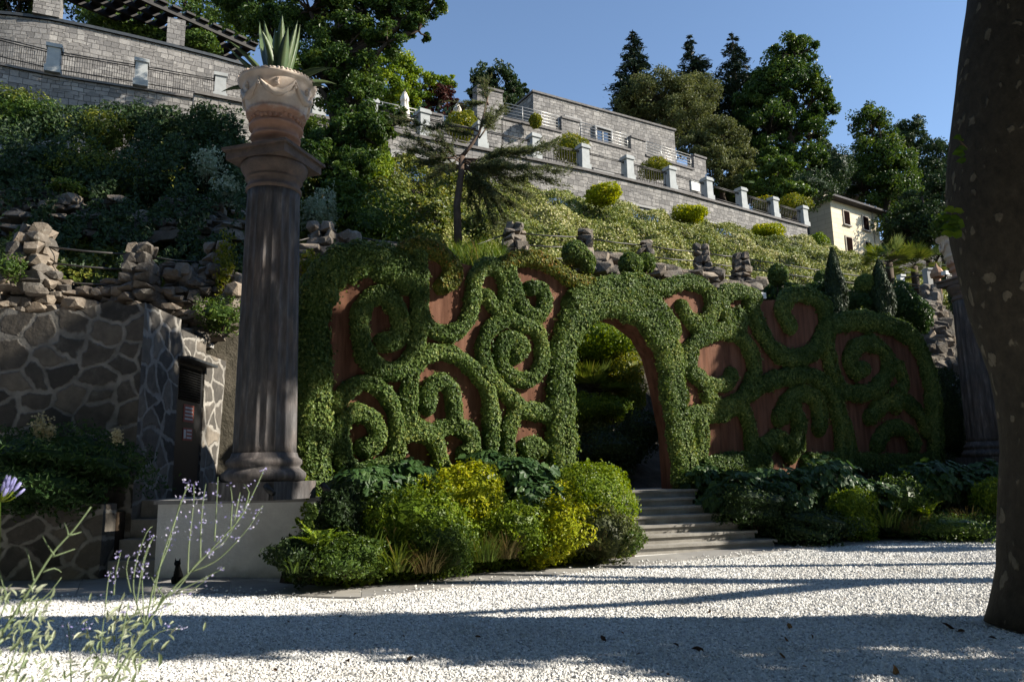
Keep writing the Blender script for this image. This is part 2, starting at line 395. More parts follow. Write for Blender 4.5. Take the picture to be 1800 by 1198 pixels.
leafmat('cream', [(.0, (.35, .30, .15)), (.5, (.6, .54, .33)), (1, (.75, .7, .5))], .25, .6)
leafmat('lilac', [(.0, (.20, .17, .42)), (.5, (.36, .32, .62)), (1, (.62, .60, .75))], .3, .6)
leafmat('sage', [(.0, (.16, .21, .11)), (.5, (.30, .34, .22)), (1, (.48, .5, .40))], .2, .6)
leafmat('agave', [(.0, (.05, .085, .045)), (.5, (.085, .125, .06)), (1, (.16, .19, .08))], .1, .4)
leafmat('plane', [(.0, (.03, .065, .010)), (.5, (.07, .13, .018)), (1, (.14, .20, .03))], .4, .45)
leafmat('litter', [(.0, (.03, .018, .012)), (.5, (.10, .055, .025)), (1, (.3, .17, .07))], .1, .7)
plain('twig', (.07, .05, .035), .8); plain('bark', (.055, .043, .034), .9, sc=3, bs=.5)
plain('pine_bark', (.11, .075, .055), .9, sc=5, bs=.6)
plain('iron', (.035, .033, .032), .5, .6); plain('rail', (.075, .07, .066), .5, .5); plain('steel_rail', (.42, .41, .39), .4, .6)
plain('pier', (.34, .35, .35), .8, var=.12, sc=3); plain('coping', (.14, .13, .125), .8); plain('concrete', (.30, .29, .28), .85, var=.15)
plain('slate', (.055, .05, .055), .7, var=.4, sc=4); plain('soil', (.045, .032, .022), .95, var=.4, sc=8, bs=.6)
plain('canvas', (.72, .66, .58), .8, var=.06); plain('white_paint', (.75, .75, .73), .6, var=.05); plain('black', (.006, .006, .006), .55, var=.2)
plain('door_black', (.012, .012, .013), .42, var=.3, sc=2, bs=.05); plain('red_sign', (.36, .12, .09), .6, var=.1); plain('sign_white', (.62, .58, .55), .6, var=.05)
plain('frame_dark', (.04, .045, .05), .5, .2); plain('pergola', (.022, .020, .020), .6); plain('shutter', (.012, .007, .006), .9, bs=0).node_tree.nodes['Principled BSDF'].inputs['Specular IOR Level'].default_value = 0
plain('terracotta_red', (.32, .13, .085), .8, var=.25, sc=5); plain('chimney', (.42, .37, .31), .85); plain('umber', (.36, .22, .14), .7)

def glassmat():
    m, nt, b, o = newmat('glass'); b.inputs['Base Color'].default_value = (.02, .03, .045, 1); b.inputs['Roughness'].default_value = .04; b.inputs['Specular IOR Level'].default_value = 1.0; b.inputs['IOR'].default_value = 1.9
    M['glass'] = m
glassmat()
def ashlar():
    m, nt, b, o = newmat('ashlar'); c = nt.nodes.new('ShaderNodeTexCoord'); uv = c.outputs['UV']
    w = nd(nt, 'ShaderNodeTexNoise', Scale=1.4, Detail=3); nt.links.new(uv, w.inputs['Vector'])
    off = nt.nodes.new('ShaderNodeVectorMath'); off.operation = 'MULTIPLY_ADD'; nt.links.new(w.outputs['Color'], off.inputs[0]); off.inputs[1].default_value = (.20, .13, 0); nt.links.new(uv, off.inputs[2])
    def brick(bw, rh, sq):
        k = nd(nt, 'ShaderNodeTexBrick', Scale=1.0, **{'Mortar Size': .013, 'Mortar Smooth': .3, 'Brick Width': bw, 'Row Height': rh, 'Bias': -.1}); k.offset = .43; k.squash = sq; k.squash_frequency = 3
        k.inputs['Color1'].default_value = (0, 0, 0, 1); k.inputs['Color2'].default_value = (1, 1, 1, 1); k.inputs['Mortar'].default_value = (.5, .5, .5, 1); nt.links.new(off.outputs[0], k.inputs['Vector']); return k
    A = brick(.46, .19, .62); B = brick(.33, .285, 1.5)
    pick = ramp(nt, noise(nt, uv, .9, 2), [(.46, (0, 0, 0)), (.5, (1, 1, 1))])
    val = mixc(nt, pick, A.outputs['Color'], B.outputs['Color']); mor = mixc(nt, pick, A.outputs['Fac'], B.outputs['Fac'])
    stone = ramp(nt, val, [(0, (.165, .156, .15)), (.4, (.235, .222, .212)), (.8, (.29, .275, .26)), (1, (.385, .365, .345))])
    stone = mixc(nt, .55, stone, ramp(nt, noise(nt, uv, 8, 6, .7), [(.3, (.6, .58, .57)), (.7, (1.1, 1.1, 1.1))]), 'MULTIPLY')
    stone = mixc(nt, .6, stone, ramp(nt, noise(nt, uv, .5, 5, .6), [(.35, (.72, .72, .73)), (.65, (1.08, 1.06, 1.03))]), 'MULTIPLY')
    nt.links.new(mixc(nt, mor, stone, (.05, .047, .045)), b.inputs['Base Color']); b.inputs['Roughness'].default_value = .9
    h = mixc(nt, .45, mixc(nt, 1.0, (1, 1, 1), mor, 'SUBTRACT'), noise(nt, uv, 12, 5, out='Color')); bump(nt, b, h, 1.0, .06)
    M['ashlar'] = m
ashlar()
def rubble():
    m, nt, b, o = newmat('rubble'); v = coord(nt, 'UV')
    w = nd(nt, 'ShaderNodeTexNoise', Scale=1.3, Detail=3); nt.links.new(v, w.inputs['Vector'])
    off = nt.nodes.new('ShaderNodeVectorMath'); off.operation = 'MULTIPLY_ADD'; nt.links.new(w.outputs['Color'], off.inputs[0]); off.inputs[1].default_value = (.55, .55, 0); nt.links.new(v, off.inputs[2])
    mp = nd(nt, 'ShaderNodeMapping'); mp.inputs['Scale'].default_value = (1, 1.2, 1); nt.links.new(off.outputs[0], mp.inputs[0])
    e = nd(nt, 'ShaderNodeTexVoronoi', feature='DISTANCE_TO_EDGE', voronoi_dimensions='2D', Scale=1.85, Randomness=1.0); nt.links.new(mp.outputs[0], e.inputs['Vector'])
    c = nd(nt, 'ShaderNodeTexVoronoi', feature='F1', voronoi_dimensions='2D', Scale=1.85, Randomness=1.0); nt.links.new(mp.outputs[0], c.inputs['Vector'])
    s = nt.nodes.new('ShaderNodeSeparateColor'); nt.links.new(c.outputs['Color'], s.inputs[0])
    ee = math_(nt, 'ADD', e.outputs['Distance'], math_(nt, 'MULTIPLY', math_(nt, 'SUBTRACT', noise(nt, v, 9, 5, .7), .5), .16)); ee = math_(nt, 'ADD', ee, math_(nt, 'MULTIPLY', math_(nt, 'SUBTRACT', noise(nt, v, 1.3, 3), .5), .13))
    k = ramp(nt, ee, [(.055, (0, 0, 0)), (.115, (1, 1, 1))])
    st = ramp(nt, s.outputs[0], [(0, (.045, .042, .038)), (.4, (.085, .077, .068)), (.75, (.125, .108, .09)), (1, (.19, .165, .135))])
    st = mixc(nt, ramp(nt, noise(nt, v, 2.3, 6, .7), [(.55, (0, 0, 0)), (.75, (.55, .55, .55))]), st, (.26, .24, .21)); st = mixc(nt, .6, st, ramp(nt, noise(nt, v, 5, 6), [(.3, (.5, .5, .5)), (.7, (1.5, 1.45, 1.4))]), 'MULTIPLY')
    mo = ramp(nt, noise(nt, v, 3, 5), [(.3, (.15, .14, .125)), (.7, (.36, .335, .30))])
    nt.links.new(mixc(nt, k, mo, st), b.inputs['Base Color']); b.inputs['Roughness'].default_value = .88
    bump(nt, b, mixc(nt, .4, k, noise(nt, v, 9, 6, out='Color')), .8, .05); M['rubble'] = m
rubble()
def rockmat():
    m, nt, b, o = newmat('rock'); v = coord(nt)
    n1 = noise(nt, v, 1.7, 8, .7); n2 = noise(nt, v, 14, 6)
    g = nt.nodes.new('ShaderNodeNewGeometry')
    isl = ramp(nt, g.outputs['Random Per Island'], [(0, (.55, .55, .56)), (.5, (.95, .9, .85)), (1, (1.5, 1.35, 1.2))])
    col = ramp(nt, n1, [(.25, (.075, .068, .06)), (.5, (.16, .14, .118)), (.75, (.27, .245, .21))])
    col = mixc(nt, 1.0, col, isl, 'MULTIPLY')
    col = mixc(nt, ramp(nt, n2, [(.55, (0, 0, 0)), (.7, (.6, .6, .6))]), col, (.30, .29, .25))
    nt.links.new(col, b.inputs['Base Color']); b.inputs['Roughness'].default_value = .9; bump(nt, b, n1, .8, .12); M['rock'] = m
rockmat()
def colstone():
    m, nt, b, o = newmat('column_stone'); v = coord(nt, 'Object', (6, 6, 1.0))
    v2 = coord(nt); s = noise(nt, v, 1.6, 6, .65)
    col = ramp(nt, s, [(.25, (.03, .027, .027)), (.45, (.07, .064, .063)), (.6, (.125, .114, .11)), (.78, (.30, .28, .27))])
    patch = ramp(nt, noise(nt, v2, 1.1, 4), [(.42, (.85, .88, .93)), (.62, (1.05, .93, .86))])
    nt.links.new(mixc(nt, 1.0, col, patch, 'MULTIPLY'), b.inputs['Base Color']); b.inputs['Roughness'].default_value = .75
    bump(nt, b, noise(nt, v2, 22, 6), .35, .02); M['column_stone'] = m
    m, nt, b, o = newmat('capital_stone'); v2 = coord(nt)
    col = ramp(nt, noise(nt, v2, 3, 6, .7), [(.3, (.075, .056, .047)), (.5, (.13, .098, .082)), (.62, (.17, .115, .09)), (.78, (.25, .21, .18))])
    nt.links.new(col, b.inputs['Base Color']); b.inputs['Roughness'].default_value = .85; bump(nt, b, noise(nt, v2, 25, 6), .4, .02); M['capital_stone'] = m
    m, nt, b, o = newmat('terracotta'); v2 = coord(nt)
    sp = nt.nodes.new('ShaderNodeSeparateXYZ'); nt.links.new(v2, sp.inputs[0])
    n = noise(nt, coord(nt, 'Object', (3, 3, 1)), 2.2, 6, .65)
    z = math_(nt, 'ADD', sp.outputs[2], math_(nt, 'MULTIPLY', n, .5))
    clay = ramp(nt, noise(nt, v2, 6, 6), [(.3, (.34, .185, .125)), (.7, (.47, .28, .20))])
    lime = ramp(nt, noise(nt, v2, 5, 6), [(.3, (.50, .40, .33)), (.7, (.66, .57, .49))])
    k = ramp(nt, math_(nt, 'ADD', n, math_(nt, 'MULTIPLY', math_(nt, 'SUBTRACT', sp.outputs[2], 7.70), 2.2)), [(.38, (0, 0, 0)), (.66, (1, 1, 1))]);
    nt.links.new(mixc(nt, k, clay, lime), b.inputs['Base Color']); b.inputs['Roughness'].default_value = .85; bump(nt, b, noise(nt, v2, 30, 5), .25, .01); M['terracotta'] = m
colstone()
def corten():
    m, nt, b, o = newmat('corten'); v = coord(nt, 'Object', (2, 2, .6)); v2 = coord(nt)
    col = ramp(nt, noise(nt, v, 1.2, 6, .6), [(.25, (.105, .047, .028)), (.5, (.165, .082, .053)), (.7, (.21, .107, .072)), (.85, (.30, .17, .12))])
    col = mixc(nt, ramp(nt, noise(nt, v2, 60, 3), [(.4, (0, 0, 0)), (.7, (.35, .35, .35))]), col, (.10, .035, .022))
    col = mixc(nt, .75, col, ramp(nt, noise(nt, coord(nt, 'Object', (5, 5, .5)), 1.5, 5, .6), [(.36, (.5, .46, .44)), (.55, (1, 1, 1)), (.72, (1.25, 1.15, 1.05))]), 'MULTIPLY')
    nt.links.new(col, b.inputs['Base Color']); b.inputs['Roughness'].default_value = .75; b.inputs['Specular IOR Level'].default_value = .08
    bump(nt, b, noise(nt, v2, 40, 4), .12, .006); M['corten'] = m
corten()
def stucco():
    m, nt, b, o = newmat('stucco'); v = coord(nt); n = noise(nt, v, 1.6, 7, .7)
    col = ramp(nt, n, [(.3, (.62, .61, .60)), (.55, (.77, .765, .75)), (.8, (.83, .825, .81))])
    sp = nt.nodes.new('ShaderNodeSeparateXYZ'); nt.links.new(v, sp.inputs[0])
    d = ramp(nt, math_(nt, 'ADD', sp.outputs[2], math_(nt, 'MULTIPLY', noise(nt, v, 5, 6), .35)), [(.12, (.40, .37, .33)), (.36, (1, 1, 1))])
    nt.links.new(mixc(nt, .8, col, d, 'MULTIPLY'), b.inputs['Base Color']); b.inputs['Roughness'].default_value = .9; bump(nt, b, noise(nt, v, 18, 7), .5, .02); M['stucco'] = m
    m, nt, b, o = newmat('cream_wall'); v = coord(nt, 'UV')
    br = nd(nt, 'ShaderNodeTexBrick', Scale=1.0, **{'Mortar Size': .012, 'Brick Width': 1.4, 'Row Height': .42}); br.inputs['Color1'].default_value = (.66, .57, .42, 1); br.inputs['Color2'].default_value = (.72, .63, .475, 1); br.inputs['Mortar'].default_value = (.42, .33, .2, 1)
    nt.links.new(v, br.inputs['Vector']); nt.links.new(mixc(nt, .3, br.outputs['Color'], ramp(nt, noise(nt, v, 1.5, 6), [(.3, (.75, .72, .68)), (.7, (1, 1, 1))]), 'MULTIPLY'), b.inputs['Base Color']); b.inputs['Roughness'].default_value = .9; b.inputs['Specular IOR Level'].default_value = .15
    bump(nt, b, br.outputs['Fac'], -.4, .02); M['cream_wall'] = m
stucco()
def stonestep():
    m, nt, b, o = newmat('step_stone'); v = coord(nt)
    col = ramp(nt, noise(nt, v, 2.5, 8, .7), [(.3, (.19, .175, .155)), (.6, (.33, .31, .28)), (.8, (.42, .40, .37))])
    nt.links.new(col, b.inputs['Base Color']); b.inputs['Roughness'].default_value = .85; bump(nt, b, noise(nt, v, 20, 6), .3, .012); M['step_stone'] = m
    m, nt, b, o = newmat('paving'); v = coord(nt)
    g = nt.nodes.new('ShaderNodeNewGeometry')
    col = ramp(nt, noise(nt, v, 2.5, 8, .7), [(.3, (.24, .23, .22)), (.7, (.36, .345, .325))])
    col = mixc(nt, 1.0, col, ramp(nt, g.outputs['Random Per Island'], [(0, (.82, .82, .83)), (1, (1.1, 1.08, 1.05))]), 'MULTIPLY')
    nt.links.new(col, b.inputs['Base Color']); b.inputs['Roughness'].default_value = .85; bump(nt, b, noise(nt, v, 30, 5), .15, .008); M['paving'] = m
    m, nt, b, o = newmat('gravel'); v = coord(nt)
    vo = nd(nt, 'ShaderNodeTexVoronoi', Scale=30); nt.links.new(v, vo.inputs['Vector'])
    s = nt.nodes.new('ShaderNodeSeparateColor'); nt.links.new(vo.outputs['Color'], s.inputs[0])
    col = ramp(nt, s.outputs[0], [(0, (.42, .42, .42)), (.3, (.62, .61, .60)), (1, (.78, .77, .75))])
    nt.links.new(col, b.inputs['Base Color']); b.inputs['Roughness'].default_value = .9
    bump(nt, b, vo.outputs['Distance'], -1.0, .03); M['gravel'] = m
    m, nt, b, o = newmat('pebble'); g = nd(nt, 'ShaderNodeAttribute', attribute_name='tint')
    col = ramp(nt, g.outputs['Fac'], [(0, (.40, .40, .41)), (.15, (.60, .59, .58)), (.6, (.74, .73, .71)), (1, (.84, .83, .81))])
    col = mixc(nt, .9, col, ramp(nt, noise(nt, coord(nt), .7, 6, .65), [(.3, (.74, .72, .69)), (.5, (.97, .965, .955)), (.7, (1, 1, 1))]), 'MULTIPLY')
    nt.links.new(col, b.inputs['Base Color']); b.inputs['Roughness'].default_value = .8; b.inputs['Specular IOR Level'].default_value = .3; M['pebble'] = m
    m, nt, b, o = newmat('earth'); v = coord(nt); n = noise(nt, v, .8, 9, .7)
    col = ramp(nt, n, [(.3, (.025, .022, .015)), (.5, (.055, .047, .032)), (.7, (.13, .11, .085))])
    nt.links.new(col, b.inputs['Base Color']); b.inputs['Roughness'].default_value = .95; bump(nt, b, n, 1.0, .5); M['earth'] = m
    m, nt, b, o = newmat('plane_bark'); v = coord(nt, 'Object', (1, 1, .62)); 
    w = noise(nt, v, 3, 4, out='Color'); vv = nt.nodes.new('ShaderNodeVectorMath'); vv.operation = 'MULTIPLY_ADD'; nt.links.new(w, vv.inputs[0]); vv.inputs[1].default_value = (.3, .3, .3); nt.links.new(v, vv.inputs[2])
    vo = nd(nt, 'ShaderNodeTexVoronoi', Scale=9, Randomness=1); nt.links.new(vv.outputs[0], vo.inputs['Vector'])
    s = nt.nodes.new('ShaderNodeSeparateColor'); nt.links.new(vo.outputs['Color'], s.inputs[0])
    sz = math_(nt, 'SUBTRACT', math_(nt, 'MULTIPLY', s.outputs[0], 1.0), math_(nt, 'MULTIPLY', vo.outputs['Distance'], 1.1))
    k = ramp(nt, sz, [(.38, (0, 0, 0)), (.50, (.9, .9, .9))])
    fine = noise(nt, v, 11, 6, .7)
    base = ramp(nt, fine, [(.3, (.018, .015, .011)), (.6, (.038, .032, .022)), (.8, (.065, .056, .04))])
    pal = ramp(nt, fine, [(.3, (.065, .057, .04)), (.7, (.15, .13, .095))])
    nt.links.new(mixc(nt, k, base, pal), b.inputs['Base Color']); b.inputs['Roughness'].default_value = .85; b.inputs['Specular IOR Level'].default_value = .2
    bump(nt, b, mixc(nt, .5, fine, k), .8, .05); M['plane_bark'] = m
stonestep()
# ------------------------------------------------------------------ ground, paving, planting beds, hillside
def struct(name, mb, mat): o = mb.build(name, mat); o['kind'] = 'structure'; return o
mb = MB(); mb.add([(-400, -300, -.03), (400, -300, -.03), (400, 500, -.03), (-400, 500, -.03)], [(0, 1, 2, 3)]); struct('ground', mb, M['earth'])
mb = MB(); mb.add([(-30, -12, 0), (45, -12, 0), (45, 17.2, 0), (-30, 17.2, 0)], [(0, 1, 2, 3)]); struct('gravel_yard', mb, M['gravel'])

EDGE = [atz(x, y, 0)[:2] for x, y in ((-300, 1062), (0, 1054), (180, 1048), (366, 1042), (480, 1047), (600, 1056), (767, 1037), (900, 1021), (1100, 997), (1200, 986), (1290, 980), (1360, 971), (1430, 963), (1530, 957), (1650, 953), (1790, 947))]
EDGE = np.array(EDGE + [(16, 16.2), (30, 16.6)])
def inset(poly, d):
    t = nrm(np.gradient(poly, axis=0)); return poly + np.stack([-t[:, 1], t[:, 0]], 1) * d
INNER = inset(EDGE, .98)
INNER[:5] = [(-14, 13.1), (-9, 13.1), (-6.6, 13.1), (-5.2, 13.2), (-3.6, 11.9)]
mb = MB(); acc = 0.
def along(poly, s):
    seg = np.linalg.norm(np.diff(poly, axis=0), axis=1); c = np.concatenate([[0], np.cumsum(seg)]); s = np.clip(s, 0, c[-1])
    return np.stack([np.interp(s, c, poly[:, k]) for k in range(poly.shape[1])], -1)
LEN = np.linalg.norm(np.diff(EDGE, axis=0), axis=1).sum(); LIN = np.linalg.norm(np.diff(INNER, axis=0), axis=1).sum()
cum = np.concatenate([[0], np.cumsum(np.linalg.norm(np.diff(EDGE, axis=0), axis=1))])
def edge_pair(s):
    i = np.interp(s, cum, np.arange(len(EDGE))); k = int(min(i, len(EDGE) - 1.001)); f = i - k
    return EDGE[k] * (1 - f) + EDGE[k + 1] * f, INNER[k] * (1 - f) + INNER[k + 1] * f
s = 0.
while s < cum[-1] - .1:
    e = min(cum[-1], s + 1.1); a, b = edge_pair(s + .004); c, d = edge_pair(e - .004)
    mb.prism([(a[0], a[1], .004), (c[0], c[1], .004), (d[0], d[1], .004), (b[0], b[1], .004)], (0, 0, .022)); s = e
struct('paving_strip', mb, M['paving'])

W0, W1 = V(-3.7, 13.3, 0), V(13.2, 23.2, 0); WU = nrm(W1 - W0); WN = V(WU[1], -WU[0], 0)
def wallpt(x, y, off=0.): return onplane(x, y, W0 + WN * off, WN)
def wally(X): return W0[1] + (X - W0[0]) * WU[1] / WU[0]
# steps frame
SA, SB = atz(1085, 978, 0), atz(1380, 961, 0); SU = nrm((SB - SA) * V(1, 1, 0)); SN = V(-SU[1], SU[0], 0)
def bed(name, xs, skip):
    mb = MB(); v = []; nx = len(xs); nt = 9
    for X, Y0 in xs:
        Y1 = wally(X) + .3
        for j in range(nt): t = j / (nt - 1); v.append((X, Y0 + (Y1 - Y0) * t, .01 + 1.12 * (t ** .8) + .03 * sin(X * 5 + t * 9)))
    f = [(i * nt + j, (i + 1) * nt + j, (i + 1) * nt + j + 1, i * nt + j + 1) for i in range(nx - 1) for j in range(nt - 1)]
    mb.add(v, f, 0, True); struct(name, mb, M['soil'])
ie = lambda X: float(np.interp(X, INNER[4:, 0], INNER[4:, 1]))
bed('planting_bed_soil', [(X, ie(X)) for X in np.linspace(-3.6, 2.2, 14)], 0)
bed('planting_bed_soil', [(X, ie(X)) for X in np.linspace(4.4, 15, 18)], 0)

PATHC = [(-40, 15.5, 5.4), (-10.5, 16, 5.5), (-8, 17, 5.6), (-6.5, 18, 5.8), (-4, 20, 6.4), (.1, 22.5, 8.0), (5, 25, 8.0), (8.3, 27, 8.0), (16, 31.5, 8.2), (30, 38, 8.4), (80, 60, 8.4)]
BANKC = [(-40, 23, 13), (-17, 27, 13.8), (-4.8, 31.6, 14.4), (4, 36.2, 14.4), (9.5, 39.7, 14.4), (18.2, 44.3, 14.4), (28, 52, 13.9), (80, 75, 14.6)]
pathx = np.array(PATHC); bankx = np.array(BANKC)
def pi_(C, X): return np.interp(X, C[:, 0], C[:, 1]), np.interp(X, C[:, 0], C[:, 2])
def contours(X):
    py, pz = pi_(pathx, X); by, bz = pi_(bankx, X)
    wy = wally(X) + 1.3 if X > -4.2 else 17.3
    wy = min(wy, py - .6)
    fz = 1.15
    return [(wy, fz), (min(wy + 1.2, py - .5), fz + .3), (max(min(wy + 1.3, py - .4), py - 1.1), fz + 1.5 if X > -4.2 else fz + 1.0), (py - .15, pz - .9), (py, pz), (py + 1.8, pz), (py + 2.2, pz + .6), (by - 1.2, bz - .9), (by, bz), (by + 9, bz + (4 if X < 20 else .6)), (by + 28, bz + (15 if X < 20 else 11)), (by + 70, bz + 30)]
def hill(X, Y):
    c = contours(X); return float(np.interp(Y, [a for a, _ in c], [b for _, b in c]))
mb = MB(); v = []; xs = np.concatenate([np.linspace(-40, -12, 12), np.linspace(-11, 22, 45), np.linspace(24, 80, 18)]); nt = 0
for X in xs:
    c = contours(X); row = []
    for (y0, z0), (y1, z1) in zip(c[:-1], c[1:]):
        for t in (0, .25, .5, .75): row.append((X, y0 + (y1 - y0) * t, z0 + (z1 - z0) * t))
    row.append((X, *c[-1])); nt = len(row); v += row
v = np.array(v); ii = np.arange(len(v)) % nt; rough = (ii < 15) | (ii > 21)
v[:, 2] += np.where(rough, .25 * np.sin(v[:, 0] * 1.7 + v[:, 1]) * np.sin(v[:, 1] * 2.1 + v[:, 2]), 0)
mb.add(v, [(i * nt + j, (i + 1) * nt + j, (i + 1) * nt + j + 1, i * nt + j + 1) for i in range(len(xs) - 1) for j in range(nt - 1)], 0, True); struct('hillside', mb, M['earth'])

# loose white gravel: real stones over the sheet (uncountable)
def gravel():
    n = 250000; Y = 4.9 + 11.2 * rng.random(n) ** 1.25; X = (rng.random(n) * 2 - 1) * (.72 * Y + .6)
    k = Y < np.interp(X, EDGE[:, 0], EDGE[:, 1]) - .02 + .05 * rng.random(n); X, Y = X[k], Y[k]
    n2 = 260; s = rng.integers(0, len(X), n2)      # strays lying on the paving
    xs2 = X[s]; ys2 = np.interp(xs2, EDGE[:, 0], EDGE[:, 1]) + rng.random(n2) ** 2 * .5
    X = np.concatenate([X, xs2]); Y = np.concatenate([Y, ys2]); n = len(X); Z = np.where(np.arange(n) >= n - n2, .03, 0.0)
    sz = rng.uniform(.010, .022, n) * (.85 + .03 * Y)
    oct_v = np.array([[1, 0, 0], [0, 1, 0], [-1, 0, 0], [0, -1, 0], [0, 0, 1], [0, 0, -.6]], float)
    oct_f = np.array([(0, 1, 4), (1, 2, 4), (2, 3, 4), (3, 0, 4), (1, 0, 5), (2, 1, 5), (3, 2, 5), (0, 3, 5)])[:4 + 4]
    b = oct_v[None] * rng.uniform(.6, 1.25, (n, 6, 1)) + rng.normal(0, .15, (n, 6, 3)); b[:, :, 2] *= .75
    a = rng.uniform(0, 6.28, n); tl = rng.normal(0, .35, n); c, s_ = np.cos(a)[:, None], np.sin(a)[:, None]
    z = b[..., 2] + b[..., 0] * tl[:, None]; x = b[..., 0] * c - b[..., 1] * s_; y = b[..., 0] * s_ + b[..., 1] * c
    v = np.stack([x, y, z], -1) * sz[:, None, None] + np.stack([X, Y, Z + sz * .35], 1)[:, None]
    f = oct_f[None] + (np.arange(n) * 6)[:, None, None]
    o = raw_mesh('gravel_stones', v.reshape(-1, 3), f.reshape(-1, 3), M['pebble'], None, np.repeat(rng.random(n), 8)); tag(o, 'loose white marble gravel covering the yard', 'gravel', kind='stuff')
gravel()

# ------------------------------------------------------------------ ivy wall with scrolls
IVY = []     # list of (path px points, width px) on the wall
def sc(pts, w): IVY.append((pts, w))
sc([(553, 872), (552, 760), (548, 640), (549, 560), (565, 500), (595, 466), (640, 452), (690, 468), (712, 490)], 66)
sc([(733, 445), (735, 500), (735, 560), (731, 615), (712, 645), (680, 652), (650, 635), (634, 595), (634, 550), (650, 523), (676, 520), (698, 545), (704, 575), (694, 597), (674, 602)], 37)
sc([(696, 452), (716, 438), (745, 434), (775, 446), (794, 468), (792, 490), (776, 504)], 33)
sc([(738, 545), (752, 572), (778, 586), (806, 580), (823, 558), (831, 528), (835, 492), (850, 470), (871, 470), (885, 492), (889, 525), (878, 548), (855, 520)], 30)
sc([(893, 470), (903, 505), (911, 530), (924, 547), (944, 555), (957, 533), (952, 508), (933, 506)], 29)
sc([(880, 468), (905, 456), (945, 456), (980, 474), (1010, 494), (1040, 500)], 31)
sc([(888, 555), (913, 567), (945, 584), (953, 630), (935, 665), (904, 664), (882, 642), (881, 610), (895, 594), (915, 600), (918, 614), (905, 626)], 29)
sc([(887, 560), (862, 576), (848, 605), (853, 640), (868, 668), (890, 692), (913, 715)], 27)
sc([(726, 645), (742, 630), (767, 618), (800, 624), (833, 650), (856, 682), (863, 733), (860, 812)], 30)
sc([(722, 650), (717, 690), (718, 735), (735, 752), (757, 762), (780, 752), (802, 752), (826, 762), (830, 780), (815, 796)], 31)
sc([(752, 716), (752, 690), (768, 670), (788, 678), (797, 705), (798, 745)], 30)
sc([(590, 715), (613, 684), (636, 671), (663, 680), (685, 702), (696, 733), (700, 768), (694, 804), (676, 822)], 29)
sc([(622, 832), (603, 812), (597, 783), (600, 745), (622, 726), (648, 734), (663, 758), (657, 781), (641, 786)], 35)
sc([(610, 838), (650, 826), (690, 812)], 36)
sc([(700, 766), (735, 758), (760, 770), (772, 800), (776, 830)], 32)
sc([(913, 715), (897, 742), (891, 775), (893, 815)], 30)
sc([(905, 720), (935, 722), (962, 728)], 32)
sc([(935, 800), (922, 785), (938, 778), (952, 792)], 30)
sc([(984, 822), (984, 740), (985, 660), (992, 605), (1015, 560), (1056, 532), (1100, 537), (1134, 560), (1160, 595), (1176, 630), (1184, 690), (1192, 750), (1205, 845)], 54)
sc([(1005, 535), (1050, 512), (1105, 508), (1150, 540), (1180, 580)], 44)
sc([(1095, 494), (1130, 496), (1160, 508), (1200, 496), (1230, 500), (1248, 520), (1249, 550), (1232, 570), (1210, 560), (1199, 538)], 30)
sc([(1256, 528), (1275, 517), (1300, 512), (1330, 524)], 27)
sc([(1268, 528), (1274, 553), (1284, 573), (1300, 570), (1303, 557), (1292, 552)], 26)
sc([(1195, 640), (1208, 618), (1226, 598), (1250, 586), (1276, 583), (1300, 592), (1314, 607), (1324, 634), (1325, 658), (1314, 684), (1290, 712)], 25)
sc([(1213, 612), (1211, 648), (1230, 665), (1253, 677), (1275, 673), (1286, 658)], 26)
sc([(1222, 572), (1240, 585), (1262, 582), (1284, 575)], 27)
sc([(1200, 735), (1235, 725), (1265, 728), (1300, 702), (1335, 680), (1360, 667), (1407, 658), (1440, 668), (1466, 700), (1477, 740), (1478, 812)], 28)
sc([(1318, 535), (1340, 587), (1367, 620), (1400, 630), (1433, 613), (1452, 570), (1446, 536), (1420, 518), (1387, 522), (1374, 550), (1390, 573)], 29)
sc([(1453, 567), (1457, 633), (1473, 677), (1500, 692), (1540, 683), (1559, 650), (1556, 622), (1533, 602), (1507, 608), (1491, 630), (1500, 652), (1520, 648)], 27)
sc([(1456, 572), (1480, 566), (1517, 563), (1567, 573), (1604, 593), (1625, 630), (1637, 683), (1641, 740), (1643, 810)], 34)
sc([(1527, 735), (1550, 712), (1583, 704), (1610, 720), (1628, 756)], 25)
sc([(1370, 735), (1386, 702), (1413, 690), (1436, 707), (1440, 752)], 29)
sc([(1540, 785), (1560, 755), (1593, 755), (1608, 785)], 25)
sc([(1225, 735), (1232, 775), (1225, 815)], 30)
sc([(1300, 712), (1318, 752), (1322, 812)], 26)

sc([(1240, 690), (1262, 712), (1290, 716)], 24)
sc([(1395, 712), (1404, 745), (1398, 790)], 28)
sc([(1560, 690), (1575, 712)], 30)
sc([(1470, 690), (1472, 730), (1490, 770), (1492, 820)], 30)
sc([(1340, 790), (1365, 770), (1390, 800)], 30)
sc([(1240, 825), (1290, 812), (1345, 815)], 34)
sc([(1420, 815), (1490, 812), (1560, 815), (1640, 812)], 30)
sc([(1575, 640), (1588, 670), (1580, 690)], 22)
wall_t = thing('ivy_wall', 'tall rust-red steel garden wall covered in clipped ivy scrolls with an open archway', 'garden wall', tuple(W0 + V(0, 0, 1.1)))
out = [(566, 880), (566, 500), (600, 466), (640, 458), (700, 458), (740, 446), (780, 456), (880, 478), (900, 463), (960, 466), (1010, 500), (1095, 504), (1200, 505), (1330, 528), (1420, 525), (1450, 560), (1517, 570), (1600, 600), (1632, 683), (1640, 835)]
arch_in = [(1196, 870), (1188, 760), (1172, 680), (1158, 625), (1138, 588), (1104, 562), (1066, 552), (1030, 562), (1006, 590), (998, 660), (996, 880)]
poly = [wallpt(x, y) for x, y in out + arch_in]
for q in poly:
    if q[2] < 1.4: q[2] = .6
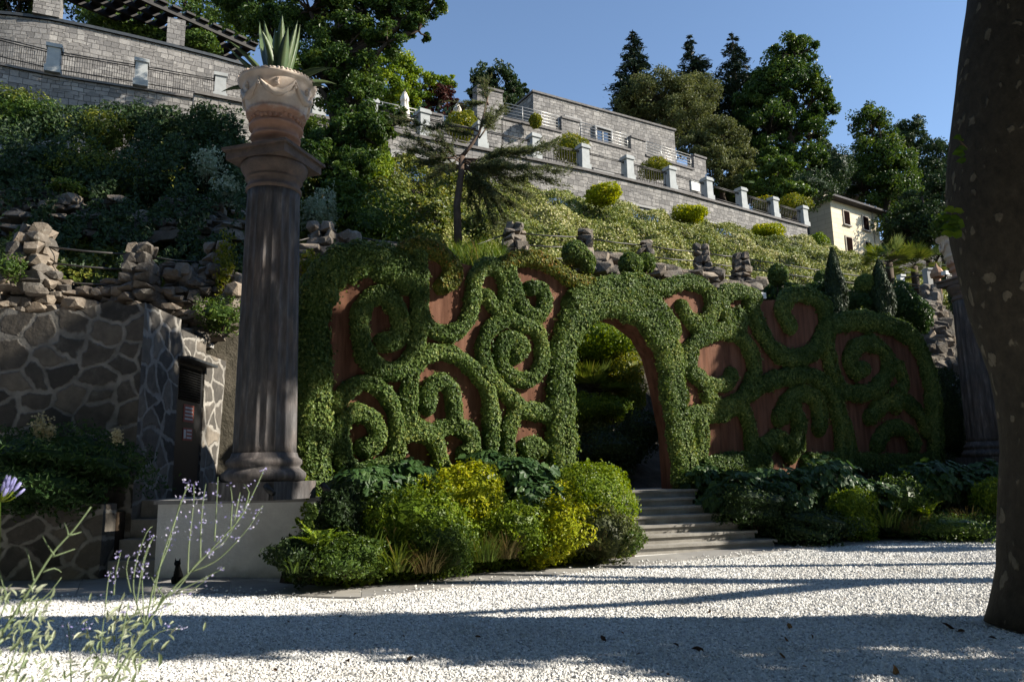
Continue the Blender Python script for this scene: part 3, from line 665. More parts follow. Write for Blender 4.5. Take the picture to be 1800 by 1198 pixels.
mb = MB(); mb.prism(poly, -WN * .62); mb.build('steel_panel', M['corten'], wall_t)
def smooth_path(P, step=.05):
    P = np.asarray(P, float); t = np.concatenate([[0], np.cumsum(np.linalg.norm(np.diff(P, axis=0), axis=1))]); n = len(P)
    # Catmull-Rom
    outp = []; 
    for i in range(n - 1):
        p0, p1, p2, p3 = P[max(i - 1, 0)], P[i], P[i + 1], P[min(i + 2, n - 1)]; m = max(2, int((t[i + 1] - t[i]) / step))
        for k in range(m):
            u = k / m; outp.append(.5 * ((2 * p1) + (-p0 + p2) * u + (2 * p0 - 5 * p1 + 4 * p2 - p3) * u * u + (-p0 + 3 * p1 - 3 * p2 + p3) * u ** 3))
    outp.append(P[-1]); return np.array(outp)
def ivy_scroll(pts, wpx, mat):
    P = smooth_path([wallpt(x, y, .07) for x, y in pts]); Y = P[:, 1]
    wd = wpx * (1.0 if wpx >= 40 else 1.06 if pts[0][0] > 1190 else .95) * Y / FPX * (1 + .07 * np.sin(np.arange(len(P)) * .37 + rng.uniform(0, 6)) + .05 * np.sin(np.arange(len(P)) * .83)); dep = .17 + .12 * min(1, wpx / 60)
    T = nrm(np.gradient(P, axis=0)); S = np.cross(T, WN)
    seg = 10; ang = np.linspace(0, pi, seg)
    def prof(a): return np.sign(np.cos(a)) * np.abs(np.cos(a)) ** .7, np.abs(np.sin(a)) ** .7
    cx, sx = prof(ang); k = .86
    vv = P[:, None] + S[:, None] * (cx[None, :, None] * wd[:, None, None] / 2 * k) + WN * (sx[None, :, None] * dep * k) - WN * .1
    n = len(P); f = np.array([(i * seg + j, i * seg + j + 1, (i + 1) * seg + j + 1, (i + 1) * seg + j) for i in range(n - 1) for j in range(seg - 1)])
    L = np.linalg.norm(np.diff(P, axis=0), axis=1).sum(); area = L * (wd.mean() + 1.5 * dep) + wd.mean() ** 2
    m = int(area * 2500)
    i = rng.uniform(-.0, n - 1, m); i0 = i.astype(int); i0 = np.minimum(i0, n - 2); fr = (i - i0)[:, None]
    a = rng.uniform(.02, pi - .02, m); ca, sa = prof(a)
    lerp = lambda A: A[i0] * (1 - fr) + A[i0 + 1] * fr
    w = (wd[i0] * (1 - fr[:, 0]) + wd[i0 + 1] * fr[:, 0]); lum = lump(lerp(P) * 2.6 + (lerp(S) * ca[:, None] + WN * sa[:, None]) * .8, int(rng.integers(1e6)), .14, 1.5) + rng.normal(0, .05, m) + np.where(rng.random(m) < .035, rng.random(m) * .32, 0)
    Pl = lerp(P) + lerp(S) * (ca * w / 2 * lum)[:, None] + WN * (sa * dep * lum)[:, None] - WN * .08
    Nl = nrm(lerp(S) * (ca * 1.0)[:, None] + WN * sa[:, None])
    # round end caps
    me = int(m * min(.35, 2.2 * wd.mean() / L)); e = rng.random(me) < .5; C = np.where(e[:, None], P[0], P[-1]); d = nrm(rng.normal(0, 1, (me, 3))); d = d - WN * np.minimum(0, 1.0 * (d @ WN))[:, None] * 2
    wE = np.where(e, wd[0], wd[-1]); Pe = C + (d - WN * (d @ WN)[:, None]) * (wE / 2)[:, None] + WN * ((d @ WN) * dep)[:, None] - WN * .08
    Pl = np.vstack([Pl, Pe]); Nl = np.vstack([Nl, d])
    tint = np.clip(rng.normal(.46, .27, len(Pl)) + .22 * (lump(Pl * 1.9, 11, 1.0, 1.4) - 1), 0, 1)
    leaves('ivy_scroll', mat, wall_t, leaf_arrays(Pl, Nl + V(0, 0, .25), .052 * rng.uniform(.55, 1.3, len(Pl)), .85, .34, T_OV, hang=.6, tint=tint), (vv.reshape(-1, 3), f, np.full(len(f), .2)))
for j, (p, w) in enumerate(IVY): ivy_scroll(p, w, M['ivy_gold'] if j in (2, 5) else M['ivy'])

# ------------------------------------------------------------------ garden steps
st = thing('garden_steps', 'broad pale stone steps climbing to the archway in the ivy wall', 'steps', tuple((SA + SB) / 2))
nstep = 7; run = .30
Ra = [(1375, 948), (1347, 933), (1320, 917), (1285, 902), (1255, 887), (1225, 873), (1206, 858)]
for i in range(nstep):
    z1 = .165 * (i + 1); r = atz(*Ra[i], z1); q = SA + SN * (run * i); d = np.dot(r - SA, SN); dU = np.dot(r - SA, SU)
    a = SA + SU * (-1.0 + .02 * i) + SN * (run * i); b = SA + SU * dU + SN * (run * i)
    a[2] = b[2] = z1 - .05
    mb = MB(); back = 4.2 - run * i
    mb.prism([a, b, b + SN * back, a + SN * back], (0, 0, .05)); a2, b2 = a + SN * .045, b + SN * .045 - SU * .05; a2[2] = b2[2] = z1 - .165
    mb.prism([a2, b2, b2 + SN * (back - .1), a2 + SN * (back - .1)], (0, 0, .113))
    mb.build('step', M['step_stone'], st)

# ------------------------------------------------------------------ white plinth, columns, urns
ROT = R(-19)      # plinth and column are turned a little
ex, ey = V(cos(ROT) * 1, -sin(-ROT) * 1, 0), V(-sin(ROT), cos(ROT), 0)
PA, PB = at(277, 1010, 11.9), at(584, 1010, 11.15)
pa = atz(278, 884, 1.22); pb = atz(588, 878, 1.22); pa[2] = pb[2] = 0
pu = nrm(pb - pa); pn = V(-pu[1], pu[0], 0)
t = thing('white_plinth', 'long white stucco plinth with a grey stone coping under the big fluted column', 'plinth', tuple((pa + pb) / 2))
mb = MB(); mb.prism([pa, pb, pb + pn * 1.9, pa + pn * 1.9], (0, 0, 1.20)); mb.build('body', M['stucco'], t)
mb = MB(); q = [pa - pu * .05 - pn * .05, pb + pu * .05 - pn * .05, pb + pu * .05 + pn * 1.95, pa - pu * .05 + pn * 1.95]
mb.prism([k + V(0, 0, 1.2) for k in q], (0, 0, .065)); mb.build('coping', M['concrete'], t)

def column(name, label, c, z0, ztop, rb, rt, rz, ulabel, H):
    """fluted Doric column from z0 to ztop carrying an urn; c = axis xy"""
    t = thing(name, label, 'column', (c[0], c[1], z0)); h = ztop - z0; C = (c[0], c[1], z0)
    mb = MB(); mb.box((c[0], c[1], z0 + .024 * h), (rb * 2.4, rb * 2.4, .048 * h), rz)
    mb.build('plinth_block', M['column_stone'], t)
    mb = MB(); b0 = .048 * h
    mb.lathe([(rb * 1.24, b0), (rb * 1.33, b0 + .01 * h), (rb * 1.33, b0 + .022 * h), (rb * 1.22, b0 + .03 * h), (rb * 1.13, b0 + .037 * h), (rb * 1.14, b0 + .042 * h), (rb * 1.2, b0 + .048 * h), (rb * 1.19, b0 + .058 * h), (rb * 1.07, b0 + .066 * h), (rb * 1.03, b0 + .078 * h)], C, 56)
    mb.build('base_moulding', M['column_stone'], t)
    s0 = b0 + .07 * h; s1 = h * .885; pr = []
    for k in range(25):
        u = k / 24; pr.append((rb + (rt - rb) * u ** 1.25, s0 + (s1 - s0) * u))
    mb = MB(); mb.lathe(pr, C, 160, flute=rb * .075, fz=(s0 + .02 * h, s1 - .008 * h), nfl=20); mb.build('shaft', M['column_stone'], t)
    mb = MB(); e = s1
    mb.lathe([(rt * .98, e - .004 * h), (rt * 1.07, e), (rt * 1.07, e + .008 * h), (rt * .99, e + .011 * h), (rt * .99, e + .026 * h), (rt * 1.04, e + .03 * h), (rt * 1.10, e + .034 * h), (rt * 1.04, e + .038 * h), (rt * 1.10, e + .042 * h), (rt * 1.12, e + .046 * h), (rt * 1.2, e + .055 * h), (rt * 1.27, e + .064 * h), (rt * 1.29, e + .072 * h), (rt * 1.27, e + .08 * h)], C, 64); mb.build('echinus', M['capital_stone'], t)
    mb = MB(); az = z0 + e + .08 * h; ah = h - e - .08 * h
    mb.box((c[0], c[1], az + ah * .34), (rt * 2.62, rt * 2.62, ah * .68), rz); mb.box((c[0], c[1], az + ah * .71), (rt * 2.66, rt * 2.66, ah * .06), rz); mb.box((c[0], c[1], az + ah * .87), (rt * 2.86, rt * 2.86, ah * .26), rz)
    mb.build('abacus', M['capital_stone'], t)
    # urn
    U = thing('terracotta_urn', ulabel, 'urn', (c[0], c[1], ztop)); UC = (c[0], c[1], ztop); k = H; sx = .79
    prof = [(.36, 0), (.365, .02), (.335, .04), (.315, .16), (.35, .19), (.395, .205), (.40, .235), (.355, .255), (.375, .33), (.43, .345), (.435, .375), (.395, .395), (.42, .50), (.475, .515), (.485, .55), (.452, .57), (.475, .60), (.52, .80), (.548, .90), (.56, .93), (.60, .945), (.622, .965), (.622, .985), (.605, 1.0), (.56, 1.0), (.54, .93), (.50, .90)]
    mb = MB(); mb.lathe([(a * k * sx, b * k) for a, b in prof], UC, 64); mb.build('bowl', M['terracotta'], U)
    mb = MB(); ng = 6
    for g in range(ng):
        a0 = 2 * pi * g / ng + .3; a1 = a0 + 2 * pi / ng; pts = []; rd = []
        for q in range(15):
            u = q / 14; a = a0 + (a1 - a0) * u; zz = .885 - .19 * (1 - (2 * u - 1) ** 2) ; rr = (np.interp(zz, [.6, .8, .9], [.475, .52, .55]) + .022) * sx
            pts.append((UC[0] + rr * k * cos(a), UC[1] + rr * k * sin(a), UC[2] + zz * k)); rd.append((.010 + .034 * sin(pi * u)) * k)
        mb.tube(pts, rd, 9, lump=.5)
        rr = .553 * sx; 
        for w in range(3): rock(mb, (UC[0] + rr * k * cos(a0), UC[1] + rr * k * sin(a0), UC[2] + (.865 - .035 * w) * k), (.045 * k, .045 * k, .04 * k))
        am = (a0 + a1) / 2; rr = .545 * sx
        for w in range(2): rock(mb, (UC[0] + rr * k * cos(am), UC[1] + rr * k * sin(am), UC[2] + (.86 - .05 * w) * k), (.055 * k, .055 * k, .055 * k))
    for g in range(34):
        a = 2 * pi * g / 34; zz = .445 + rng.uniform(-.03, .03); rr = .408 * sx
        rock(mb, (UC[0] + rr * k * cos(a), UC[1] + rr * k * sin(a), UC[2] + zz * k), (.05 * k, .05 * k, .05 * k))
    mb.build('relief_garland', M['terracotta'], U, uv=False)
    mb = MB()
    for g in range(60):
        a = 2 * pi * g / 60; rock(mb, (UC[0] + .612 * sx * k * cos(a), UC[1] + .612 * sx * k * sin(a), UC[2] + .995 * k), (.04 * k, .04 * k, .025 * k))
    mb.build('rim_beading', M['terracotta'], U, uv=False)
    mb = MB(); mb.lathe([(.40 * k, .0), (.25 * k, .03), (.01, .05)], (UC[0], UC[1], UC[2] + .91 * k), 24); mb.build('soil', M['soil'], U, uv=False)
    return t, U
cc = at(463, 868, 12.15); ctop = at(490, 240, 12.15)[2]
column('fluted_column', 'tall dark weathered fluted stone column standing on the white plinth', (cc[0], cc[1]), 1.265, 6.98, .485, .425, R(-17), 'pale terracotta urn with garlands carrying an agave, on top of the near column', 1.31)
def agave(name, label, c, spec):
    o = thing(name, label, 'agave', c); parts = []
    for az, lean, L, W, curl in spec:
        parts.append(agave_leaf(np.asarray(c, float) + V(cos(az), sin(az), 0) * .08, az, lean, L, W, curl))
    for p in parts:
        v, f, t = p; raw_mesh('leaf', v, f, M['agave'], o, t, smooth=True)
def agave_leaf(p, az, lean, L, W, curl, n=12):
    h = V(cos(az), sin(az), 0); s = V(-sin(az), cos(az), 0); rows = []
    for i in range(n + 1):
        t = i / n; w = W * (.55 + .6 * t if t < .35 else .76) * (1 if t < .4 else max(0, 1 - ((t - .4) / .6) ** 1.8)) / 2; an = lean + curl * (t ** 1.5)
        d = h * sin(an) + V(0, 0, cos(an)); nn = np.cross(s, d) * -1; th = .035 * (1 - t) + .003
        rows += [p - s * w + nn * w * .45, p + nn * 0, p + s * w + nn * w * .45, p - nn * th]
        p = p + d * L / n
    f = []
    for i in range(n):
        a, b = 4 * i, 4 * i + 4
        f += [(a, a + 1, b + 1, b), (a + 1, a + 2, b + 2, b + 1), (a + 2, a + 3, b + 3, b + 2), (a + 3, a, b, b + 3)]
    v = np.array(rows); return v, np.array(f), np.clip(rng.normal(.5, .06, len(f)), 0, 1)
agave('agave', 'blue-green agave with upright pointed leaves in the near urn', (cc[0] + .02, cc[1], 6.98 + 1.20),
      [(-.4, .26, 1.28, .30, -.10), (-2.2, .32, 1.2, .32, -.28), (-1.7, .12, 1.05, .34, .05), (2.9, .42, 1.45, .26, -.5), (.1, .3, 1.3, .28, -.3), (1.6, .15, 1.25, .3, .1), (2.4, .2, 1.3, .28, .1), (-1.2, .14, 1.3, .3, .05),
       (-.25, 1.1, 1.0, .28, .55), (.25, 1.1, .95, .26, .6), (3.25, .85, 1.1, .28, -.15), (3.0, 1.3, 1.0, .24, .5), (-2.0, .3, 1.0, .28, .3), (-1.0, .3, 1.05, .28, .2), (-2.7, .7, 1.1, .24, .3), (-.1, 1.35, .8, .22, .6)])
rc = at(1738, 812, 22.6)
column('fluted_column', 'second fluted column half hidden behind the plane tree trunk at the far right', (rc[0], rc[1]), 1.5, 7.15, .50, .43, R(20), 'red terracotta urn on the far right column, half hidden by the tree trunk', 1.35)
shrub('urn_plant', 'green plant spilling out of the red urn behind the tree trunk', 'plant', 1665, 395, 22.5, 28, 24, M['mid'], .14, 500, stems=False)
# ------------------------------------------------------------------ stone utility building, planter wall, door, cat
SBX, SBY = -6.75, 13.6
t = thing('stone_building', 'low building of dark rubble stone with pale mortar and a black louvred door', 'stone building', (SBX - 4, SBY, 0))
mb = MB(); topz = 4.72
xs = np.linspace(-16, SBX, 30); tp = [(x, SBY, topz + .04 * sin(x * 3.1) + .05 * sin(x * 7.3) + (.10 if x > SBX - .9 else 0)) for x in xs]
dY0, dY1 = 15.15, 16.45; dz0, dz1 = 1.25, 4.0
front = [(-16, SBY, 0)] + [(SBX, SBY, 0)] + tp[::-1]
mb.prism(front, (0, .5, 0))
zt = topz + .1
mb.box((SBX - .25, (SBY + .5 + dY0) / 2, zt / 2), (.5, dY0 - SBY - .5, zt)); mb.box((SBX - .25, (dY1 + 18.6) / 2, (zt - .5) / 2), (.5, 18.6 - dY1, zt - .5)); mb.box((SBX - .25, (dY0 + dY1) / 2, (dz1 + zt - .2) / 2), (.5, dY1 - dY0, zt - .2 - dz1)); mb.box((SBX - .25, (dY0 + dY1) / 2, dz0 / 2), (.5, dY1 - dY0, dz0))
mb.build('wall', M['rubble'], t)
mb = MB(); mb.box((-11.4, 16.2, zt - .16), (8.8, 4.2, .1)); mb.build('roof_slab', M['concrete'], t)
mb = MB(); yc = (dY0 + dY1) / 2
mb.box((SBX - .06, yc, (dz0 + 3.2) / 2), (.06, dY1 - dY0 - .02, 3.2 - dz0)); mb.box((SBX - .06, yc, 3.95), (.06, dY1 - dY0 - .02, .08))
for y in (dY0 + .06, dY1 - .06): mb.box((SBX - .06, y, 3.555), (.06, .1, .71))
d = mb.build('door', M['door_black'], t)
mb = MB()
for k in range(13): mb.box((SBX - .045, yc, 3.24 + k * .053), (.05, dY1 - dY0 - .24, .018))
mb.box((SBX - .12, yc, 3.55), (.02, dY1 - dY0 - .2, .7)); mb.build('louvre', M['black'], d)
for z, w in ((2.95, .50), (2.52, .46)):
    mb = MB(); mb.box((SBX - .024, yc - .02, z), (.008, w, .36 if z > 2.8 else .26), m=0)
    for k in range(4 if z > 2.8 else 3): mb.box((SBX - .017, yc - .02 + (0.06 if z < 2.8 else 0), z + .11 - k * .075 - (.03 if z < 2.8 else 0)), (.006, w * (.75 if z > 2.8 else .5), .035), m=1)
    if z < 2.8: mb.box((SBX - .017, yc - .17, z), (.006, .10, .18), m=1)
    mb.build('sign', [M['red_sign'], M['sign_white']], d)
mb = MB(); mb.box((SBX + .10, yc, dz1 + .03), (.3, dY1 - dY0 + .15, .05)); mb.build('door_canopy', M['frame_dark'], t)
t = thing('planter_wall', 'low rubble stone planter wall with trailing ivy along its edge', 'planter wall', (-9.5, 12.9, 0))
mb = MB(); mb.prism([(-16, 12.85, 0), (-6.85, 12.85, 0)] + [(x, 12.85, 1.24 + .03 * sin(x * 4)) for x in np.linspace(-6.85, -16, 20)], (0, .42, 0)); mb.build('wall', M['rubble'], t)
mb = MB(); mb.box((-11.4, 13.43, .55), (9.1, .30, 1.05)); mb.build('soil', M['soil'], t)
n = 2600; P = np.stack([rng.uniform(-12, -6.9, n), 12.95 + rng.normal(0, .12, n), 1.25 - np.abs(rng.normal(0, .11, n)) + .06], 1); leaves('trailing_ivy', M['mid'], t, leaf_arrays(P, np.tile(V(0, -.6, .7), (n, 1)), .07, .8, .5, T_OV, hang=.7))
t = thing('door_steps', 'three grey stone steps between the planter wall and the white plinth', 'steps', (-6, 12.9, 0))
for k in range(4): mb = MB(); mb.box((-6.02, 12.95 + .33 * k + 1.0, .16 + .32 * k - .03), (1.5, 2.0 , .32 - .004 * k)); mb.build('step', M['step_stone'], t)
c = atz(312, 1024, 0.03); t = tag(thing('black_cat', 'small black cat sitting at the foot of the white plinth', 'cat', c), None)
def cat(c, t, k=.36):
    mb = MB()
    body = [(0, .05, .0), (0, .06, .12), (0, .03, .3), (0, -.02, .5), (0, -.06, .66), (0, -.07, .75)]
    P = [np.asarray(c) + V(*p) * k for p in body]; mb.tube(P, np.array([.20, .235, .20, .15, .11, .09]) * k, 14)
    bm = bmesh.new(); v, f = ICO2; mb.add(v * V(.135, .15, .125) * k + np.asarray(c) + V(0, -.11, .83) * k, f, 0, True); mb.add(v * V(.06, .08, .05) * k + np.asarray(c) + V(0, -.25, .79) * k, f, 0, True); bm.free()
    for s in (-1, 1):
        b = np.asarray(c) + V(s * .08, -.09, .91) * k; mb.add([b + V(-.05, 0, 0) * k, b + V(.05, -.02, 0) * k, b + V(0, .05, 0) * k, b + V(s * .02, 0, .15) * k], [(0, 1, 3), (1, 2, 3), (2, 0, 3)])
        mb.tube([np.asarray(c) + V(s * .07, -.10, .5) * k, np.asarray(c) + V(s * .075, -.17, .25) * k, np.asarray(c) + V(s * .08, -.18, .02) * k, np.asarray(c) + V(s * .08, -.26, .02) * k], np.array([.07, .055, .045, .04]) * k, 8)
        mb.add(v * V(.12, .2, .17) * k + np.asarray(c) + V(s * .15, .0, .14) * k, f, 0, True)
    mb.tube([np.asarray(c) + V(.1, .22, .03) * k, np.asarray(c) + V(.28, .15, .03) * k, np.asarray(c) + V(.33, -.05, .03) * k], [.035 * k, .03 * k, .02 * k], 6)
    mb.build('body', M['black'], t)
cat(c, t)
for nm, x, y, Y, lab in (('spotlight', 574, 862, 11.6, 'small black garden spotlight on the plinth coping beside the ivy wall'), ('spotlight', 474, 862, 11.35, 'small dark garden spotlight in front of the column base')):
    c = at(x, y, Y); c[2] = 1.27; t = thing(nm, lab, 'spotlight', c); mb = MB(); mb.tube([c, c + V(0, 0, .1)], .015, 6); mb.build('stake', M['iron'], t)
    mb = MB(); mb.tube([c + V(.06, 0, .09), c + V(-.02, .03, .15), c + V(-.08, .06, .22)], [.04, .05, .05], 12); mb.build('head', M['iron'], t)
c = at(1338, 520, 19.4); t = thing('floodlight', 'small white floodlight on top of the ivy wall below the stone post', 'floodlight', c)
mb = MB(); mb.box(c, (.2, .16, .16), .5); mb.build('housing', M['white_paint'], t); mb = MB(); mb.tube([c - V(0, 0, .5), c], .02, 6); mb.build('bracket', M['iron'], t)

# ------------------------------------------------------------------ rustic path above: rock retaining wall, stone posts, rails
def rock_heap(name, label, cells, size, grp=None, cat='rock wall'):
    mb = MB()
    for c in cells: rock(mb, c, np.asarray(size) * rng.uniform(.7, 1.35, 3), big=rng.random() < .3)
    o = mb.build(name, M['rock'], None, uv=False); return tag(o, label, cat, grp)
cells = []
for x in np.arange(-40, 395, 17):
    for y in np.arange(488, 590, 12):
        if y > 500 + 10 * sin(x * .05) or x < 100: cells.append(at(x + rng.normal(0, 5), y + rng.normal(0, 3), 15.75 + .004 * max(0, x) + rng.normal(0, .1) - (y - 490) * .003))
rock_heap('rock_wall', 'rough dry stone retaining wall under the left path, above the stone building', cells, (.36, .3, .19))
cells = [at(x, y, 17.2 + rng.normal(0, .25)) for x, y in zip(rng.uniform(300, 420, 60), rng.uniform(470, 590, 60))]
rock_heap('rock_wall', 'tumbled rocks beside the dark column, below the stone post', cells, (.5, .4, .32), cat='rocks')
cells = [at(x, y, 19.0 + (x - 530) * .012 + rng.normal(0, .2)) for x, y in [(rng.uniform(525, 700), rng.uniform(432, 520)) for _ in range(80)]]
rock_heap('rock_wall', 'rough stone edging behind the ivy wall, right of the dark column', cells, (.45, .4, .3))
cells = []
for x0, x1, y0, y1 in ((1040, 1085, 455, 482), (1085, 1200, 470, 500), (1255, 1345, 498, 530), (1195, 1260, 480, 512)):
    for _ in range(26): x = rng.uniform(x0, x1); cells.append(at(x, rng.uniform(y0, y1), np.interp(x, [905, 1305], [21.6, 26.2]) + rng.normal(0, .15)))
rock_heap('rock_wall', 'rough stone edging of the upper path behind the archway', cells, (.6, .45, .38))
POSTS = []
def rock_post(px, ytop, ybot, Y, wpx, label, taper=.62):
    a, b = at(px, ybot, Y), at(px, ytop, Y); h = b[2] - a[2]; w = wpx * Y / FPX; mb = MB(); z = 0; 
    while z < h - .05:
        u = z / h; ww = w * (1 - (1 - taper) * u); lh = rng.uniform(.14, .26) * max(1, w / .7); k = 2 if ww > .45 else 1
        for s in range(k):
            for d in range(2 if ww > .5 else 1):
                off = (s - (k - 1) / 2) * ww / k * 1.0; rock(mb, (a[0] + off + rng.normal(0, .02), a[1] + (d - .5) * ww * .45, a[2] + z + lh / 2), (ww / k * 1.2, ww * .75, lh * 1.15), big=True)
        z += lh * .92
    o = mb.build('stone_post', M['rock'], None, uv=False); tag(o, label, 'stone post', 'rough stone railing posts along the upper path')
    POSTS.append((a, b, w)); return a, b
PP = [(52, 410, 522, 16, 76, 'big rough stone post at the far left above the stone building'),
      (246, 438, 530, 16.6, 62, 'rough stone railing post with a brown boulder in it, above the stone building'),
      (378, 430, 545, 17.6, 60, 'rough stone post hugging the left side of the dark column'),
      (566, 398, 470, 19.5, 62, 'rough stone post just right of the dark column, beside a pale round rock'),
      (905, 402, 452, 22.3, 48, 'stone post with a tilted slab, left end of the long cable rail'),
      (1030, 405, 478, 23.4, 34, 'dark capped stone post behind the ivy ball right of the tilted slab post'),
      (1136, 424, 490, 24.6, 34, 'slim stone post behind the second ivy ball'),
      (1236, 438, 510, 25.9, 36, 'tall rough stone post above the right part of the ivy wall'),
      (1306, 450, 520, 26.7, 38, 'rough stone post beside the white floodlight')]
pk = [rock_post(*p) for p in PP]
mb = MB(); 
for x, y in ((607, 415), (622, 420), (607, 440), (592, 425), (640, 440)): rock(mb, at(x, y, 19.6), (.42, .4, .42), big=True)
tag(mb.build('boulder_pile', M['rock'], None, uv=False), 'pile of pale round boulders beside the post right of the column', 'boulders')
c = at(920, 440, 22.2); mb = MB(); mb.prism([at(908, 408, 22.1), at(934, 446, 22.1), at(908, 448, 22.1)], (0, .25, 0)); 
for f_ in range(3): rock(mb, at(905 + f_ * 8, 418 + 12 * f_, 22.1), (.3, .2, .35), big=True)
tag(mb.build('stone_slab', M['rock'], None, uv=False), 'leaning stone slab against the left post of the cable rail', 'stone slab')
def rails(label, A, B, grp='iron rails of the upper path'):
    t = thing('railing', label, 'railing', tuple((np.array(A[0]) + B[0]) / 2), grp)
    for p, q in zip(A, B): mb = MB(); mb.tube([p, (np.array(p) + q) / 2 - V(0, 0, .02), q], .022, 6); mb.build('rail', M['rail'], t)
def R_(px, Y, ys): return [at(px, y, Y) for y in ys]
rails('iron rails between the two big stone posts at far left', R_(70, 16, (432, 460, 492)), R_(222, 16.5, (447, 474, 502)))
rails('iron rails from the boulder post to the post beside the column', R_(262, 16.6, (451, 480, 508)), R_(352, 17.5, (461, 487, 511)))
rails('short iron rails just right of the dark column', R_(500, 18.6, (427, 450)), R_(560, 19.4, (414, 441)))
rails('iron rails between the boulder pile and the ivy wall top', R_(630, 19.7, (417, 443)), R_(700, 20.6, (427, 452)))
rails('slanting iron rail behind the tall grass', R_(795, 21.3, (443,)), R_(886, 22.2, (413,)))
rails('iron rails between the tilted slab post and the ivy ball', R_(912, 22.3, (410, 430, 451)), R_(1022, 23.3, (417, 435, 455)))
rails('iron rails between the two ivy balls', R_(1038, 23.4, (420, 440, 458)), R_(1130, 24.5, (431, 448, 466)))
rails('iron rails right of the second ivy ball', R_(1142, 24.6, (433, 451, 469)), R_(1228, 25.8, (443, 459, 475)))
rails('iron rails between the last two stone posts', R_(1243, 25.9, (445, 462, 480)), R_(1299, 26.6, (452, 469, 486)))
rails('long iron rails running right from the last stone post behind the cypress', R_(1312, 26.7, (455, 472, 489)), R_(1560, 30.5, (492, 505, 518)))

# ------------------------------------------------------------------ terraced stone hotel building
CP = np.array([(-13.0, 29.2), (-4.0, 33.97), (4.15, 38.33), (9.52, 41.62), (19.97, 48.86)])
B = thing('terrace_building', 'long terraced building of grey stone with two levels of balconies on the hillside', 'building', (4, 40, 14))
def ribbon(mb, pts, z0, z1, th, m=0, back=1):
    """vertical wall along plan polyline; thickness goes to the rear (hill side)"""
    pts = np.asarray(pts, float); t = nrm(np.gradient(pts, axis=0)); n = np.stack([-t[:, 1], t[:, 0]], 1) * th * back
    z0 = np.broadcast_to(z0, len(pts)); z1 = np.broadcast_to(z1, len(pts))
    for i in range(len(pts) - 1):
        a, b = pts[i], pts[i + 1]; c, d = pts[i + 1] + n[i + 1], pts[i] + n[i]
        v = [(*a, z0[i]), (*b, z0[i + 1]), (*c, z0[i + 1]), (*d, z0[i]), (*a, z1[i]), (*b, z1[i + 1]), (*c, z1[i + 1]), (*d, z1[i])]
        f = [(0, 1, 5, 4), (2, 3, 7, 6), (4, 5, 6, 7)]
        if i == 0: f.append((3, 0, 4, 7))
        if i == len(pts) - 2: f.append((1, 2, 6, 5))
        mb.add(v, f, m)
def along_px(poly, z, px):
    s = np.linspace(0, 1, 800); P = np.stack([np.interp(s * (len(poly) - 1), np.arange(len(poly)), poly[:, k]) for k in (0, 1)], 1)
    X = np.array([proj((*p, z))[0] for p in P]); i = int(np.argmin(np.abs(X - px))); return P[i]
def sub(poly, z, p0, p1):
    a, b = along_px(poly, z, p0), along_px(poly, z, p1); mid = [p for p in poly if a[0] + .05 < p[0] < b[0] - .05]; return np.array([a] + mid + [b])
def off(poly, d): poly = np.asarray(poly, float); t = nrm(np.gradient(poly, axis=0)); return poly + np.stack([-t[:, 1], t[:, 0]], 1) * d
ZC = 17.5
mb = MB(); ribbon(mb, CP, 13.2, ZC - .14, .5); 
e = CP[-1]; tt = nrm(CP[-1] - CP[-2]); nn_ = V(-tt[1], tt[0]); ribbon(mb, [e + nn_ * .5, e + nn_ * 10], 13.2, ZC - .14, .5)
mb.build('lower_wall', M['ashlar'], B)
mb = MB(); ribbon(mb, off(CP, -.12), ZC - .14, ZC, .75); mb.build('lower_coping', M['coping'], B)
mb = MB(); q = off(CP, .6); q2 = off(CP, 4.4)
for i in range(len(q) - 1): mb.add([(*q[i], ZC - .16), (*q[i + 1], ZC - .16), (*q2[i + 1], ZC - .16), (*q2[i], ZC - .16)], [(0, 1, 2, 3)])
mb.build('terrace_floor', M['concrete'], B)
C2 = off(CP, 4.3); C2 = C2 - 0
def z2(px): return 20.2 if px < 880 else 21.8
C2L = sub(C2, 20.2, 600, 880); C2R = sub(C2, 21.8, 880, 1240)
mb = MB(); ribbon(mb, C2L, ZC - .2, 20.06, .5); ribbon(mb, C2R, ZC - .2, 21.66, .5)
for p0, p1, z0, z1 in ((735, 777, 20.06, 21.0), (838, 884, 20.06, 23.3), (987, 1018, 21.66, 22.65), (1108, 1135, 21.66, 22.65), (1219, 1240, 21.66, 22.75)): ribbon(mb, sub(C2, z1, p0, p1), z0 + .003, z1, .6)
E2 = C2R[-1]; tt = nrm(C2R[-1] - C2R[-2]); nn_ = V(-tt[1], tt[0]); ribbon(mb, [E2 + nn_ * .5, E2 + nn_ * 7], ZC - .2, 22.2, .5)
q = sub(C2, 18.6, 1240, 1425) ; ribbon(mb, q, ZC - .2, 18.9, .4)
ribbon(mb, sub(C2, 19.6, 1285, 1312), 18.9, 19.75, .5)
mb.build('upper_wall', M['ashlar'], B)
mb = MB()
for p0, p1, z in ((600, 735, 20.2), (777, 838, 20.2), (884, 987, 21.8), (1018, 1108, 21.8), (1135, 1219, 21.8), (735, 777, 21.14), (987, 1018, 22.79), (1108, 1135, 22.79), (1219, 1241, 22.89), (838, 884, 23.44)):
    mb = MB(); ribbon(mb, off(sub(C2, z, p0, p1), -.08), z - .137, z, .7); mb.build('upper_coping', M['coping'], B)
mb = MB(); ribbon(mb, off(sub(C2, 18.9, 1240, 1425), -.06), 18.903, 19.0, .5)
mb.build('upper_coping', M['coping'], B)
mb = MB()
